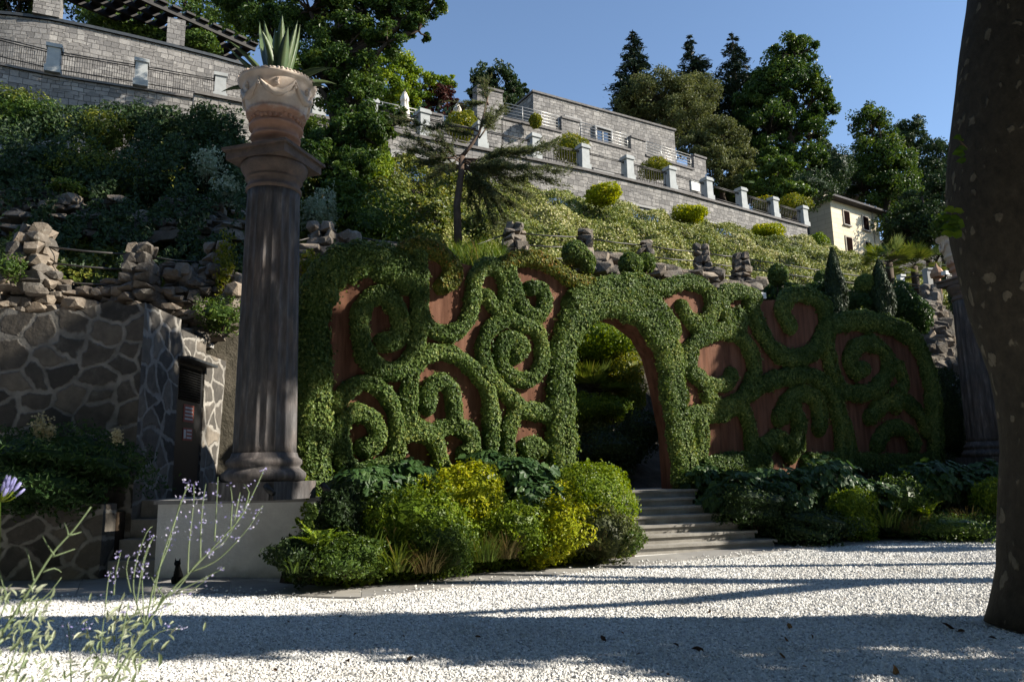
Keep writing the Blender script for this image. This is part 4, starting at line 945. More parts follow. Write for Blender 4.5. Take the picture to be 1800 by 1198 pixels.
for p0, p1, z in ((640, 735, 20.2), (777, 838, 20.2), (884, 987, 21.8), (1018, 1108, 21.8), (1135, 1219, 21.8), (1240, 1285, 19.0)):
    q = off(sub(C2, z + .4, p0, p1), .15)
    mb = MB()
    for k in range(5): mb.tube([(*p, z + .2 + .2 * k) for p in q], .026, 5)
    for p in along(q, np.linspace(.1, np.linalg.norm(q[-1] - q[0]) - .1, 4)): mb.tube([(*p, z), (*p, z + 1.02)], .03, 5)
    mb.build('upper_railing', M['steel_rail'], B)
P3 = np.array([(1.66, 44.42), (11.82, 50.38)]); P3e = P3.copy(); pn3 = nrm(P3[1] - P3[0]); pb3 = V(-pn3[1], pn3[0])
mb = MB(); mb.prism([(*P3[0], 19.5), (*P3[1], 19.5), (*(P3[1] + pb3 * 7), 19.5), (*(P3[0] + pb3 * 7), 19.5)], (0, 0, 5.7)); mb.build('penthouse', M['ashlar'], B)
mb = MB(); q = [P3[0] - pn3 * .1 - pb3 * .1, P3[1] + pn3 * .1 - pb3 * .1, P3[1] + pn3 * .1 + pb3 * 7.1, P3[0] - pn3 * .1 + pb3 * 7.1]; mb.prism([(*k, 25.205) for k in q], (0, 0, .13)); mb.build('roof_coping', M['coping'], B)
def window(poly, p0, p1, z0, z1, zp, nmul, parent, frame=.12, prd=.16, glass='glass', fm='concrete'):
    """window with a proud stone surround, dark frame bars and a reflecting pane"""
    a, b = along_px(poly, zp, p0), along_px(poly, zp, p1); u = nrm(b - a); n = V(u[1], -u[0]); L = np.linalg.norm(b - a); c = (a + b) / 2; rz = math.atan2(u[1], u[0])
    mb = MB(); P = lambda s, d: (*(a + u * s + n * d),)
    mb.box((*P(L / 2, prd / 2 - .05), z1 + frame / 2), (L + 2 * frame, prd + .1, frame), rz); mb.box((*P(-frame / 2, prd / 2 - .05), (z0 + z1) / 2), (frame, prd + .1, z1 - z0), rz); mb.box((*P(L + frame / 2, prd / 2 - .05), (z0 + z1) / 2), (frame, prd + .1, z1 - z0), rz)
    w = mb.build('window', M[fm], parent)
    mb = MB(); mb.box((*P(L / 2, .012), (z0 + z1) / 2), (L, .03, z1 - z0), rz); mb.build('pane', M[glass], w)
    mb = MB()
    for k in range(nmul + 1): mb.box((*P(L * k / nmul, .04), (z0 + z1) / 2), (.09, .06, z1 - z0), rz)
    mb.box((*P(L / 2, .04), z1 - .06), (L, .055, .1), rz); mb.build('mullion', M['frame_dark'], w)
window(CP, 688, 815, 14.3, 16.15, 15.6, 4, B, .2, .5); window(CP, 962, 1000, 14.4, 15.75, 15.6, 2, B); window(CP, 1094, 1160, 14.3, 15.95, 15.6, 2, B)
window(CP, 1243, 1293, 14.3, 15.95, 15.6, 3, B); window(CP, 1370, 1405, 14.3, 15.95, 15.6, 2, B)
window(P3, 1047, 1072, 22.0, 23.85, 22.9, 2, B, .14, .2); window(P3, 994, 1018, 22.0, 24.0, 22.9, 2, B, .14, .2); window(P3, 1110, 1132, 22.0, 23.7, 22.9, 2, B, .14, .2)
window(C2, 897, 933, 17.6, 19.4, 18.7, 2, B, .16, .2); window(C2, 1045, 1074, 17.6, 19.7, 18.7, 2, B, .16, .2); window(C2, 1182, 1200, 17.6, 19.7, 18.7, 2, B, .16, .2)
p = along_px(C2, 20.6, 1222); mb = MB(); mb.box((p[0] - .02, p[1] - .08, 20.55), (.75, .12, .75), R(33)); mb.build('wall_box', M['white_paint'], B)
PXS = [560, 655, 747, 848, 943, 1030, 1109, 1184, 1249, 1310, 1366, 1418]; base = [along_px(CP, ZC, x) for x in PXS]
for p in base:
    mb = MB(); o2 = p + V(-.25, .4) * .5; mb.box((*o2, ZC + .15), (.62, .62, .3), R(33)); mb.box((*o2, ZC + .75), (.52, .52, .9), R(33), taper=.93); mb.box((*o2, ZC + 1.27), (.62, .62, .14), R(33)); mb.box((*o2, ZC + 1.38), (.54, .54, .08), R(33)); mb.build('pier', M['pier'], B)
for i in range(len(base) - 1):
    mb = MB(); a, b = base[i] + V(-.12, .2), base[i + 1] + V(-.12, .2)
    for z in (.28, 1.0, 1.08): mb.tube([(*a, ZC + z), (*b, ZC + z)], .028, 5)
    if i in (2, 4, 6, 9, 10):
        for s in np.linspace(.06, .94, 17): q = a + (b - a) * s; mb.tube([(*q, ZC + .02), (*q, ZC + 1.0)], .014, 4)
    mb.build('balustrade', M['iron'], B)
def umbrella(px, yt, yb, Y, label):
    a, b = at(px, yb, Y), at(px, yt, Y); h = b[2] - a[2]; a = a - V(0, 0, .9); t = thing('closed_parasol', label, 'parasol', a, 'closed cream parasols on the terrace'); mb = MB(); h0 = .7
    prof = [(.06, h0), (.30, h0 + .02), (.33, h0 + .1), (.30, h0 + h * .25), (.25, h0 + h * .5), (.20, h0 + h * .68), (.26, h0 + h * .70), (.24, h0 + h * .78), (.17, h0 + h * .88), (.12, h0 + h * .93), (.13, h0 + h * .95), (.03, h0 + h * 1.0)]
    mb.lathe(prof, a, 36, flute=.06, fz=(0, 9), nfl=9); mb.build('canopy', M['canvas'], t); mb = MB(); mb.tube([a, a + V(0, 0, h + h0 + .12)], .03, 8); mb.build('pole', M['rail'], t)
umbrella(711, 155, 212, 39.5, 'closed cream parasol furthest left on the terrace'); umbrella(804, 177, 218, 42, 'closed cream parasol beside the yellow shrub on the terrace')

# ------------------------------------------------------------------ left terrace: pierced parapet, curved upper wall, pergola
LZ = 18.6
LB = np.array([atz(x, y, LZ)[:2] for x, y in ((-120, 78), (0, 112), (93, 131), (247, 155), (386, 178), (470, 192))])
T = thing('terrace_wall', 'curved grey stone terrace wall at top left with grey piers and thin iron balustrade', 'terrace wall', (*LB[2], LZ - 4))
mb = MB(); ribbon(mb, LB, LZ - 4, LZ - .1, .5); mb.build('lower_wall', M['ashlar'], T); mb = MB(); ribbon(mb, off(LB, -.1), LZ - .1, LZ, .7); mb.build('coping', M['coping'], T)
UZ = 23.6; UB = np.array([atz(x, y, UZ)[:2] for x, y in ((-120, 10), (-40, 18), (30, 24), (90, 32), (150, 44), (230, 62), (307, 80), (375, 97), (450, 118))])
mb = MB(); ribbon(mb, UB, LZ - .3, UZ - .15, .6); mb.build('upper_wall', M['ashlar'], T); mb = MB(); ribbon(mb, off(UB, -.12), UZ - .15, UZ, .9); mb.build('upper_coping', M['frame_dark'], T)
lb = []
for px in (-45, 93, 247, 386):
    p = along_px(LB, LZ, px); lb.append(p); mb = MB(); mb.box((*p, LZ + .14), (.6, .6, .28), R(25)); mb.box((*p, LZ + .7), (.5, .5, .84), R(25), taper=.94); mb.box((*p, LZ + 1.2), (.6, .6, .16), R(25)); mb.build('pier', M['pier'], T)
for a, b in zip(lb[:-1], lb[1:]):
    mb = MB()
    for z in (.25, .95, 1.05): mb.tube([(*a, LZ + z), (*b, LZ + z)], .025, 5)
    for s in np.linspace(.03, .97, 34): q = a + (b - a) * s; mb.tube([(*q, LZ), (*q, LZ + .95)], .010, 4)
    mb.build('balustrade', M['iron'], T)
G = thing('pergola', 'dark flat pergola roof with grey stone pillars above the curved wall', 'pergola', (*UB[4], UZ))
for px, w in ((80, 1.1), (307, .85)):
    p = along_px(UB, UZ, px) + V(-.1, .3); mb = MB(); mb.box((*p, UZ + (1.7 if px == 80 else .72)), (w, w, 3.4 if px == 80 else 1.44), R(25)); mb.build('pillar', M['ashlar'], G)
ga, gb = atz(140, -40, UZ + 2.4), atz(440, 92, UZ + 2.4); gu = nrm(gb - ga); gn = V(-gu[1], gu[0], 0)
mb = MB()
for k in range(4): mb.bar(ga + gn * (k * .9 - .5) - gu * 6, gb + gn * (k * .9 - .5), .16, .28)
for s in np.arange(-6, np.linalg.norm(gb - ga), .75): mb.bar(ga + gu * s - gn * .8 + V(0, 0, .22), ga + gu * s + gn * 2.8 + V(0, 0, .22), .5, .12)
mb.build('slat_roof', M['pergola'], G)

# ------------------------------------------------------------------ yellow villa
H = thing('yellow_villa', 'small cream two-storey villa with dark hipped roof and brown shutters', 'villa', at(1500, 455, 60))
ca = at(1469, 455, 60.); cb = at(1551, 458, 64.); cb[2] = ca[2]; cl = at(1424, 452, 64.0); hu = nrm((cb - ca) * V(1, 1, 0)); hn = V(-hu[1], hu[0], 0)
z0 = ca[2] - 2.; z1 = at(1471, 350, 60)[2]; wl = np.linalg.norm((cb - ca)[:2]); dp = 5.4
mb = MB(); q = [ca, ca + hu * wl, ca + hu * wl + hn * dp, ca + hn * dp]; q = [V(k[0], k[1], z0) for k in q]; mb.prism(q, (0, 0, z1 - z0)); mb.build('wall', M['cream_wall'], H)
ov = .75; e0 = ca - hu * ov - hn * ov; Lx, Ly = wl + 2 * ov, dp + 2 * ov; e = [e0, e0 + hu * Lx, e0 + hu * Lx + hn * Ly, e0 + hn * Ly]
bt = [V(k[0], k[1], z1 - .02) for k in e]; tp_ = [k + V(0, 0, .16) for k in bt]; r0 = e0 + hu * Lx * .42 + hn * Ly * .5; r1 = e0 + hu * Lx * .58 + hn * Ly * .5; r0[2] = r1[2] = z1 + .95
mb = MB(); mb.add(bt + tp_ + [r0, r1], [(3, 2, 1, 0), (0, 1, 5, 4), (1, 2, 6, 5), (2, 3, 7, 6), (3, 0, 4, 7), (4, 5, 9, 8), (5, 6, 9), (6, 7, 8, 9), (7, 4, 8)]); rf = mb.build('roof', M['slate'], H)
mb = MB(); cc_ = e0 + hu * Lx * .34 + hn * Ly * .42; mb.box((cc_[0], cc_[1], z1 + 1.0), (1.1, .8, 1.1), math.atan2(hu[1], hu[0])); mb.box((cc_[0], cc_[1], z1 + 1.75), (1.4, 1.05, .1), math.atan2(hu[1], hu[0]), m=1)
for k in range(4): mb.box((cc_[0] - .4 * hu[0] + hu[0] * .27 * k, cc_[1] - .4 * hu[1] + hu[1] * .27 * k, z1 + 1.63), (.09, .7, .16), math.atan2(hu[1], hu[0]))
mb.build('chimney', [M['chimney'], M['slate']], rf)
hz = math.atan2(hu[1], hu[0])
for s, zz, h, w in ((.30, z1 - 1.25, 1.15, .72), (.70, z1 - 1.25, 1.15, .72), (.30, z1 - 4.05, 2.15, .75), (.70, z1 - 4.05, 2.15, .75)):
    c = ca + hu * (wl * s) - hn * .03; mb = MB(); mb.box((c[0], c[1], zz), (w + .26, .10, h + .26), hz); wd_ = mb.build('window', M['chimney'], H)
    mb = MB(); c = c - hn * .06; mb.box((c[0], c[1], zz), (w, .06, h), hz); mb.build('shutter', M['shutter'], wd_)
    mb = MB(); mb.box((c[0], c[1] - .02, zz - h / 2 - .1), (w + .4, .16, .09), hz); mb.build('sill', M['concrete'], wd_)
mb = MB(); c = ca + hu * wl * .87 - hn * .07; mb.tube([(c[0], c[1], z0), (c[0], c[1], z1)], .05, 6); mb.build('downpipe', M['chimney'], H); mb = MB(); c = ca + hn * dp * .4 - hu * .08; mb.tube([(c[0], c[1], z0), (c[0], c[1], z1 - .6), (c[0] - .1, c[1] + .8, z1)], .06, 6); mb.build('downpipe', M['frame_dark'], H)
mb = MB()
for px, py in ((1499, 455), (1528, 470)): c = at(px, py, 57); mb.box(c - V(0, 0, 1), (.35, .35, 2.2), hz)
mb.bar(at(1470, 448, 57.5), at(1545, 478, 57), .35, .3); tag(mb.build('low_wall', M['pier'], None), 'low pale garden wall with two posts in front of the cream villa', 'garden wall')
# distant grey house between the trees
c = at(1462, 305, 75); t = thing('grey_house', 'grey-roofed house half hidden between the tall trees', 'house', c - V(0, 0, 4)); mb = MB(); mb.box(c - V(0, 0, 1.5), (4, 5, 3.6), .5); mb.build('wall', M['coping'], t); mb = MB(); mb.box(c + V(0, 0, .45), (5.2, 6, .25), .5); mb.box(c + V(0, 0, .8), (4.2, 5, .5), .5, taper=.5); mb.build('roof', M['coping'], t)
mb = MB(); mb.box(c + V(-.6, -2.6, -1.2), (.8, .12, 1.4), .5); mb.build('window', M['frame_dark'], t)

# ------------------------------------------------------------------ right edge: iron rails, grey posts, rock buttress, lantern
t = thing('railing', 'grey-posted iron railing beside the palms at the right', 'railing', at(1600, 500, 30), 'iron rails of the upper path')
for px, y0, y1, w, Y, m in ((1584, 486, 512, 9, 30.0, 'white_paint'), (1631, 475, 505, 11, 29.5, 'pier')):
    a, b = at(px, y1, Y), at(px, y0, Y); mb = MB(); k = w * Y / FPX; mb.box((a + b) / 2, (k, k, b[2] - a[2]), .3); mb.box(b + V(0, 0, .03), (k * 1.25, k * 1.25, .08), .3); mb.build('post', M[m], t)
for ya, yb in ((503, 507), (516, 518), (528, 531)): mb = MB(); mb.tube([at(1588, ya, 29.6), at(1624, yb, 28.8)], .03, 6); mb.build('rail', M['rail'], t)
for ya, yb in ((488, 482), (496, 505)): mb = MB(); mb.tube([at(1588, ya, 30), at(1631, yb, 29.5), at(1680, yb + 4, 29.5)], .03, 6); mb.build('rail', M['rail'], t)
mb = MB()
for k in range(150):
    u = rng.random(); y = 505 + 145 * u; x = np.interp(u, [0, 1], [1636, 1652]) + rng.uniform(-1, 1) * np.interp(u, [0, 1], [9, 34]); rock(mb, at(x, y, 28.2 - 2.5 * u + rng.normal(0, .12)), np.array([.42, .4, .42]) * rng.uniform(.6, 1.2, 3), big=rng.random() < .4)
tag(mb.build('rock_buttress', M['rock'], None, uv=False), 'brown rock buttress rising to the grey post left of the far column', 'rock')
c = at(1650, 505, 29); t = thing('garden_lantern', 'small ochre garden lantern on a post behind the railing near the far column', 'lantern', c); h = at(1650, 468, 29)[2] - c[2]
mb = MB(); mb.tube([c - V(0, 0, .5), c + V(0, 0, h * .5)], .11, 8); mb.build('post', M['umber'], t); mb = MB(); mb.lathe([(.1, 0), (.24, .05), (.26, .2), (.17, .38), (.05, .5), (.03, .62)], c + V(0, 0, h * .42), 10, smooth=False); mb.build('lamp_head', M['umber'], t)
c = at(1662, 480, 28.5); t = thing('floodlight', 'small white floodlight beside the lantern at the far right', 'floodlight', c); mb = MB(); mb.box(c, (.22, .2, .16), .4); mb.build('housing', M['white_paint'], t); mb = MB(); mb.tube([c - V(0, 0, .6), c], .03, 6); mb.build('bracket', M['iron'], t)
# ------------------------------------------------------------------ flowering bank above the path (ground cover)
def bank(name, label, px0, px1, n, leaf, mat, v0, v1, lumps=.35, cond=None):
    X0, X1 = px0, px1; P = []; X = rng.uniform(X0, X1, n); u = rng.uniform(v0, v1, n)
    py, pz = pi_(pathx, X); by, bz = pi_(bankx, X); a = py + 2.0; Y = a + (by - a) * u; Z = (pz + .5) + (bz + .25 - pz - .5) * u
    P = np.stack([X, Y, Z], 1); N0 = nrm(V(.35, -.75, .6)); b = np.sin(X * 1.9 + u * 7) * np.sin(X * .7 - u * 11) + .6 * np.sin(X * 4.3 + 3 * u) * np.sin(u * 23 + X)
    P += N0 * (lumps * b + rng.normal(0, .07, n) + .35)[:, None]
    g = .22 * np.sin(X * .9 + u * 5) * np.sin(X * .33 - u * 4)
    tint = np.clip(rng.normal(.5, .24, n) + g, 0, 1)
    if cond is not None: k = cond(X, u); P, tint = P[k], tint[k]
    o = leaves(name, mat, None, leaf_arrays(P, np.tile(N0, (len(P), 1)), leaf, .75, .55, T_RH, tint=tint)); tag(o, label, 'bank planting', kind='stuff'); return o
bank('jasmine_bank', 'dense bank of cream-flowering jasmine below the terraced building', -2.5, 26, 190000, .112, M['jasmine'], -.05, 1.05, .3)
bank('hedge_bank', 'thick green hedge bank behind the dark column', -14, -1.0, 56000, .15, M['hedge'], .0, 1.08, .45)

# ------------------------------------------------------------------ woodland on the hill behind
def L(px, py, Y, rx, rz, ry=None): k = Y / FPX; return (at(px, py, Y), (rx * k, (ry or rx) * k, rz * k))
def gz(px, py, Y, drop): c = at(px, py, Y); return V(c[0], c[1], max(hill(c[0], c[1]) - .3, c[2] - drop))
def wood(name, label, cat, lobes, mat, **kw):
    ls = [L(*q) for q in lobes]; c = np.mean([l[0] for l in ls], 0); b = V(c[0], c[1], 0); b[2] = hill(c[0], c[1]) - .3
    lo = min(l[0][2] - l[1][2] for l in ls); b[2] = min(b[2], lo - .5); b[2] = max(b[2], lo - 8)
    return tree(name, label, cat, b, ls, mat, **kw)
conifer('conifer', 'dark pointed conifer standing alone left of the wooded group', at(1120, 215, 62), at(1120, 52, 62)[2] - at(1120, 215, 62)[2], 3.1, M['conif'], 120, leaf=.42)
conifer('conifer', 'dark conifer in the middle of the three, beside the olive-green oak', at(1226, 260, 66), at(1226, 60, 66)[2] - at(1226, 260, 66)[2], 4.2, M['conif'], 130, leaf=.45)
conifer('conifer', 'dark spruce with ragged top touching the big broadleaf tree', at(1303, 270, 64), at(1303, 55, 64)[2] - at(1303, 270, 64)[2], 4.1, M['conif'], 130, leaf=.45, droop=.2)
wood('oak_tree', 'olive-green fuzzy oak behind the flat roof end of the stone building', 'tree', [(1150, 172, 56, 62, 40), (1195, 205, 56, 60, 62), (1230, 170, 58, 40, 45), (1110, 190, 57, 40, 30)], M['olive'], leaf=.19, n=30000, kc=24, clump=.34)
wood('oak_tree', 'lower olive-green oak against the right end of the stone building', 'tree', [(1272, 250, 54, 42, 45), (1262, 305, 53, 48, 45), (1300, 285, 54, 30, 40), (1230, 255, 54, 40, 40)], M['olive'], leaf=.18, n=28000, kc=24, clump=.34)
wood('chestnut_tree', 'tallest broadleaf tree, leaning right over the villa with sunlit clumps', 'tree', [(1395, 95, 60, 50, 32), (1372, 150, 60, 60, 55), (1425, 175, 60, 45, 52), (1350, 225, 60, 60, 60), (1420, 240, 60, 44, 40), (1400, 300, 60, 52, 50), (1450, 200, 60, 26, 28), (1330, 190, 61, 45, 50), (1340, 290, 60, 50, 50)], M['chestnut'], leaf=.27, n=46000, kc=12, clump=.36, tmpl=T_OV, trunk_r=.5)
wood('magnolia_tree', 'low dark bronze-tinged magnolia below the tall broadleaf tree', 'tree', [(1362, 318, 52, 48, 40), (1395, 345, 52, 35, 25)], M['mid'], leaf=.3, n=6000, kc=10, tmpl=T_OV)
wood('lime_tree', 'dark pointed broadleaf tree right of the villa roof', 'tree', [(1532, 225, 66, 40, 52), (1545, 290, 66, 60, 60), (1520, 330, 66, 55, 60), (1580, 340, 66, 55, 65), (1600, 400, 64, 60, 60)], M['chestnut'], leaf=.26, n=34000, kc=16, clump=.35, trunk_r=.45)
wood('holm_oak', 'brownish dark tree top right of the pointed broadleaf tree', 'tree', [(1600, 232, 72, 28, 28), (1590, 270, 72, 38, 40)], M['dark'], leaf=.28, n=6000, kc=14)
wood('holm_oak', 'dark round tree nearest the plane trunk on the skyline', 'tree', [(1640, 285, 70, 46, 48), (1662, 320, 70, 40, 60), (1620, 330, 70, 50, 50)], M['dark'], leaf=.28, n=10000, kc=16)
wood('shade_tree', 'dark tree between the cream villa and the plane trunk', 'tree', [(1610, 400, 56, 50, 55), (1660, 420, 54, 45, 70), (1580, 430, 58, 40, 40), (1660, 345, 56, 40, 50)], M['dark'], leaf=.28, n=12000, kc=14)
wood('round_tree', 'dark round-topped tree left of the flat-roofed penthouse', 'tree', [(872, 150, 56, 46, 36), (848, 170, 56, 30, 32), (905, 168, 56, 24, 26), (870, 195, 55, 50, 30)], M['dark'], leaf=.27, n=12000, kc=18, clump=.33)
wood('copper_beech', 'small copper-leaved tree behind the cream parasols', 'tree', [(770, 175, 54, 28, 34), (800, 195, 53, 24, 22), (745, 200, 54, 24, 24)], M['copper'], leaf=.26, n=5000, kc=14)
wood('ash_tree', 'light green feathery tree behind the first parasol', 'tree', [(690, 120, 52, 52, 36), (740, 150, 53, 36, 32), (660, 160, 52, 60, 50), (715, 180, 52, 40, 28), (775, 150, 56, 34, 24)], M['box'], leaf=.24, n=15000, kc=16, clump=.34)
wood('woodland_tree', 'dark leafy tree rising behind the pergola at top left', 'tree', [(200, -20, 48, 90, 60), (330, 10, 46, 90, 60), (420, 40, 44, 60, 60), (110, -30, 48, 90, 50)], M['mid'], leaf=.26, n=16000, kc=14)
wood('woodland_tree', 'dark leafy tree in the extreme top left corner', 'tree', [(10, -10, 48, 80, 50), (60, 10, 50, 40, 40)], M['dark'], leaf=.26, n=8000, kc=14)
for px, py, rx, rz, lab in ((225, 60, 40, 22, 'light green shrub under the pergola'), (190, 40, 50, 24, 'dull green shrub left under the pergola'), (350, 78, 38, 20, 'bright shrub right of the pergola pillar'), (265, 68, 34, 16, 'low bright shrub left of the pergola pillar')):
    shrub('terrace_shrub', lab, 'shrub', px, py, 38, rx, rz, M['mid'], .2, 1300, stems=False)
for px, py, Y, rx, rz, mt, lab in ((1300, 335, 56, 62, 30, 'mid', 'leafy green shrubs under the oak behind the right terrace'), (1400, 338, 56, 60, 34, 'dark', 'dark shrubs between the last piers and the villa'), (1462, 300, 60, 30, 40, 'dark', 'dark shrub rising between the chestnut and the villa roof'), (606, 335, 23.6, 30, 40, 'mid', 'green shrub at the foot of the big central tree'), (1590, 350, 70, 50, 50, 'dark', 'dark shrubbery right of the villa')):
    shrub('hill_shrub', lab, 'shrub', px, py, Y, rx, rz, M[mt], .2, 3200, amp=.3)
# big central tree, its branches hang over the terrace
wood('big_tree', 'big dark leafy tree behind the urn, its branches reaching right against the sky', 'tree', [(545, 10, 26, 80, 60), (640, 15, 26, 70, 48), (705, 25, 26, 50, 40), (755, 10, 26, 38, 26), (735, 50, 26, 34, 20), (610, 85, 26, 75, 50), (680, 70, 25.5, 40, 26), (560, 140, 26, 70, 65), (620, 170, 26, 55, 62), (590, 245, 25.5, 60, 58), (645, 235, 25.5, 50, 55), (480, 60, 27, 70, 75), (440, 15, 28, 60, 45), (540, 290, 25, 55, 50), (600, 300, 25, 60, 30), (690, 215, 25.5, 30, 30), (520, -110, 28, 90, 70), (630, -120, 28, 90, 60), (420, -90, 29, 80, 60)], M['chestnut'], leaf=.155, n=110000, kc=16, clump=.36, trunk_r=.42, W=.5)
shrub('climbing_shrub', 'bright green rounded shrub at the left end of the big window', 'shrub', 655, 285, 29, 38, 52, M['box'], .12, 4500)
# sparse pine in front of the bank
def pine(label):
    a = at(806, 430, 24); b = at(812, 275, 24); c = at(842, 235, 24); d = at(858, 170, 24); t = thing('pine_tree', label, 'pine tree', a - V(0, 0, .5)); mb = MB()
    mb.tube([a - V(0, 0, .6), at(803, 360, 24), at(810, 310, 24), b], [.15, .125, .115, .10], 9, lump=.06); mb.tube([b, at(826, 258, 24), c, d], [.08, .06, .05, .02], 7); mb.build('trunk', M['pine_bark'], t)
    mb = MB(); P = []; D = []
    ends = [(700, 205, 24.6), (720, 262, 23.4), (745, 285, 24.3), (770, 240, 23.6), (790, 225, 24.6), (858, 205, 23.8), (880, 190, 24.5), (830, 180, 24), (850, 150, 24.2), (880, 290, 23.4), (915, 265, 24.4), (948, 262, 23.8), (972, 250, 24.6), (965, 320, 24.2), (930, 340, 23.6), (900, 360, 24.3), (870, 345, 23.5), (850, 300, 24.5), (905, 315, 24.6), (940, 295, 23.2), (840, 380, 24.4), (868, 395, 23.8), (760, 310, 23.5), (975, 300, 24.2), (890, 385, 24.4), (720, 235, 24.2)]
    for x, y, Y in ends:
        e = at(x, y, Y); s = b if y > 225 else c if y > 180 else d
        p = limb_path(s + V(0, 0, rng.uniform(-.4, .1)), e, 7, .12); mb.tube(p, np.linspace(.035, .006, 7), 4); ln = np.linalg.norm(e - s)
        for k in range(int(16 + ln * 13)):
            u = rng.uniform(.25, 1); q = np.array([np.interp(u * 6, range(7), p[:, j]) for j in range(3)]); dd = nrm(p[-1] - p[0]) + rng.normal(0, .5, 3) * V(1, 1, .5) - V(0, 0, .12); l = rng.uniform(.25, .6)
            mb.tube([q, q + dd * l], [.007, .003], 3); m = 30; w = rng.random((m, 1)); P.append(q + dd * l * w + rng.normal(0, .03, (m, 3))); D.append(np.tile(dd, (m, 1)) + rng.normal(0, .7, (m, 3)))
    mb.build('limbs', M['pine_bark'], t, uv=False); P = np.vstack(P); D = np.vstack(D)
    leaves('needles', M['pine'], t, leaf_arrays(P, rng.normal(0, 1, (len(P), 3)), .15, .16, .6, T_ND, dirs=D))
pine('sparse crooked pine with thin dark branches in front of the jasmine bank')
# shrubs on the terraces
for px, py, Y, rx, rz, mt, lab in ((1060, 342, 33, 34, 20, 'lime', 'bright lime dome shrub on top of the jasmine bank, leftmost of three'), (1213, 377, 38, 31, 16, 'lime', 'bright lime dome shrub under the hotel window, middle of three'), (1345, 408, 42, 31, 16, 'lime', 'bright lime dome shrub at the right end of the jasmine bank'),
        (1440, 428, 47, 18, 20, 'box', 'light green shrub below the corner of the cream villa'), (812, 222, 36.5, 30, 28, 'yellowgreen', 'yellow shrub behind the balustrade beside the second parasol'), (1005, 262, 40, 32, 27, 'yellowgreen', 'yellow shrub behind the balustrade left of the tall pier under the penthouse'), (1155, 298, 44, 30, 20, 'yellowgreen', 'yellow-green shrub behind the middle balustrade'), (1395, 360, 50, 28, 20, 'yellowgreen', 'golden shrub behind the last two piers'), (1345, 362, 48, 22, 16, 'yellowgreen', 'dull yellow shrub behind the last balustrade'), (942, 212, 41, 11, 14, 'yellowgreen', 'small yellow climber hanging over the upper terrace wall')):
    shrub('dome_shrub' if mt == 'lime' else 'terrace_shrub', lab, 'shrub', px, py, Y, rx, rz, M[mt], .13, 2200, jit=.6)
tag(leaves('terrace_planting', M['dark'], None, leaf_arrays(np.stack([rng.uniform(-13, -2, 3000), rng.uniform(45, 52, 3000), 0 * rng.random(3000)], 1) * V(1, 1, 0) + V(0, 0, 1) * rng.uniform(20, 25, (3000, 1)), np.tile(V(0, -1, .5), (3000, 1)), .4, .7, .6, T_RH)), 'dark hedge mass behind the parasols', 'hedge', kind='stuff')

# ------------------------------------------------------------------ left rocky slope: shrubs and boulders in the shade
for i, (px, py, Y, rx, rz, mt, lf, nn, lab) in enumerate([
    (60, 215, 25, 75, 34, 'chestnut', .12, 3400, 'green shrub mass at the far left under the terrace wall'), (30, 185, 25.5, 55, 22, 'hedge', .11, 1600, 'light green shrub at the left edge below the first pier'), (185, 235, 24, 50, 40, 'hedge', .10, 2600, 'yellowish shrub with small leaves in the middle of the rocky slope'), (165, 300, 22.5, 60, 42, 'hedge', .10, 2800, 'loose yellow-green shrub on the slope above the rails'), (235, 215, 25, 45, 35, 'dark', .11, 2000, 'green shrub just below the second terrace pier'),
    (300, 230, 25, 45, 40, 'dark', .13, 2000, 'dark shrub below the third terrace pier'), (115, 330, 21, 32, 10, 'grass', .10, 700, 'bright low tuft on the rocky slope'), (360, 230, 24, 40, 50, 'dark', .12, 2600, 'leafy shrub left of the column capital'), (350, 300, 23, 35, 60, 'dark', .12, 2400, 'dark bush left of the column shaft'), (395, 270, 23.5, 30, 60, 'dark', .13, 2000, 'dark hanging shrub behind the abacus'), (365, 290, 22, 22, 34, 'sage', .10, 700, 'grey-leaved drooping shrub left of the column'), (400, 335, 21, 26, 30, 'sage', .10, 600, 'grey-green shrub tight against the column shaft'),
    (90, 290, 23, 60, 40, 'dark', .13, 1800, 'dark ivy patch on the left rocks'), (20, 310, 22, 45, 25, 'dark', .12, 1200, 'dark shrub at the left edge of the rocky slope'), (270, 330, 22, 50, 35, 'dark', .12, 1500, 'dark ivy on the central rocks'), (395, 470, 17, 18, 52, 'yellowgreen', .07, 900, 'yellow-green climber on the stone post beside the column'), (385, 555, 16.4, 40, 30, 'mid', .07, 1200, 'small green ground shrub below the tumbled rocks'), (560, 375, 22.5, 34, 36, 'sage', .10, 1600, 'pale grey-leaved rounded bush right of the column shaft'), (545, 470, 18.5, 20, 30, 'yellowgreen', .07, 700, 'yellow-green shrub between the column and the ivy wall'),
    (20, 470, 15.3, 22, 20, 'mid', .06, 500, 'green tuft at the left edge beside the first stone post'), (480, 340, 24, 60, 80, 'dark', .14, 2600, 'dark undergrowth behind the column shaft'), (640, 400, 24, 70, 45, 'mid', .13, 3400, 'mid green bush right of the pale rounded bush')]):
    shrub('slope_shrub', lab, 'shrub', px, py, Y, rx, rz, M[mt], lf, nn, jit=.8, amp=.45, corek=.55)
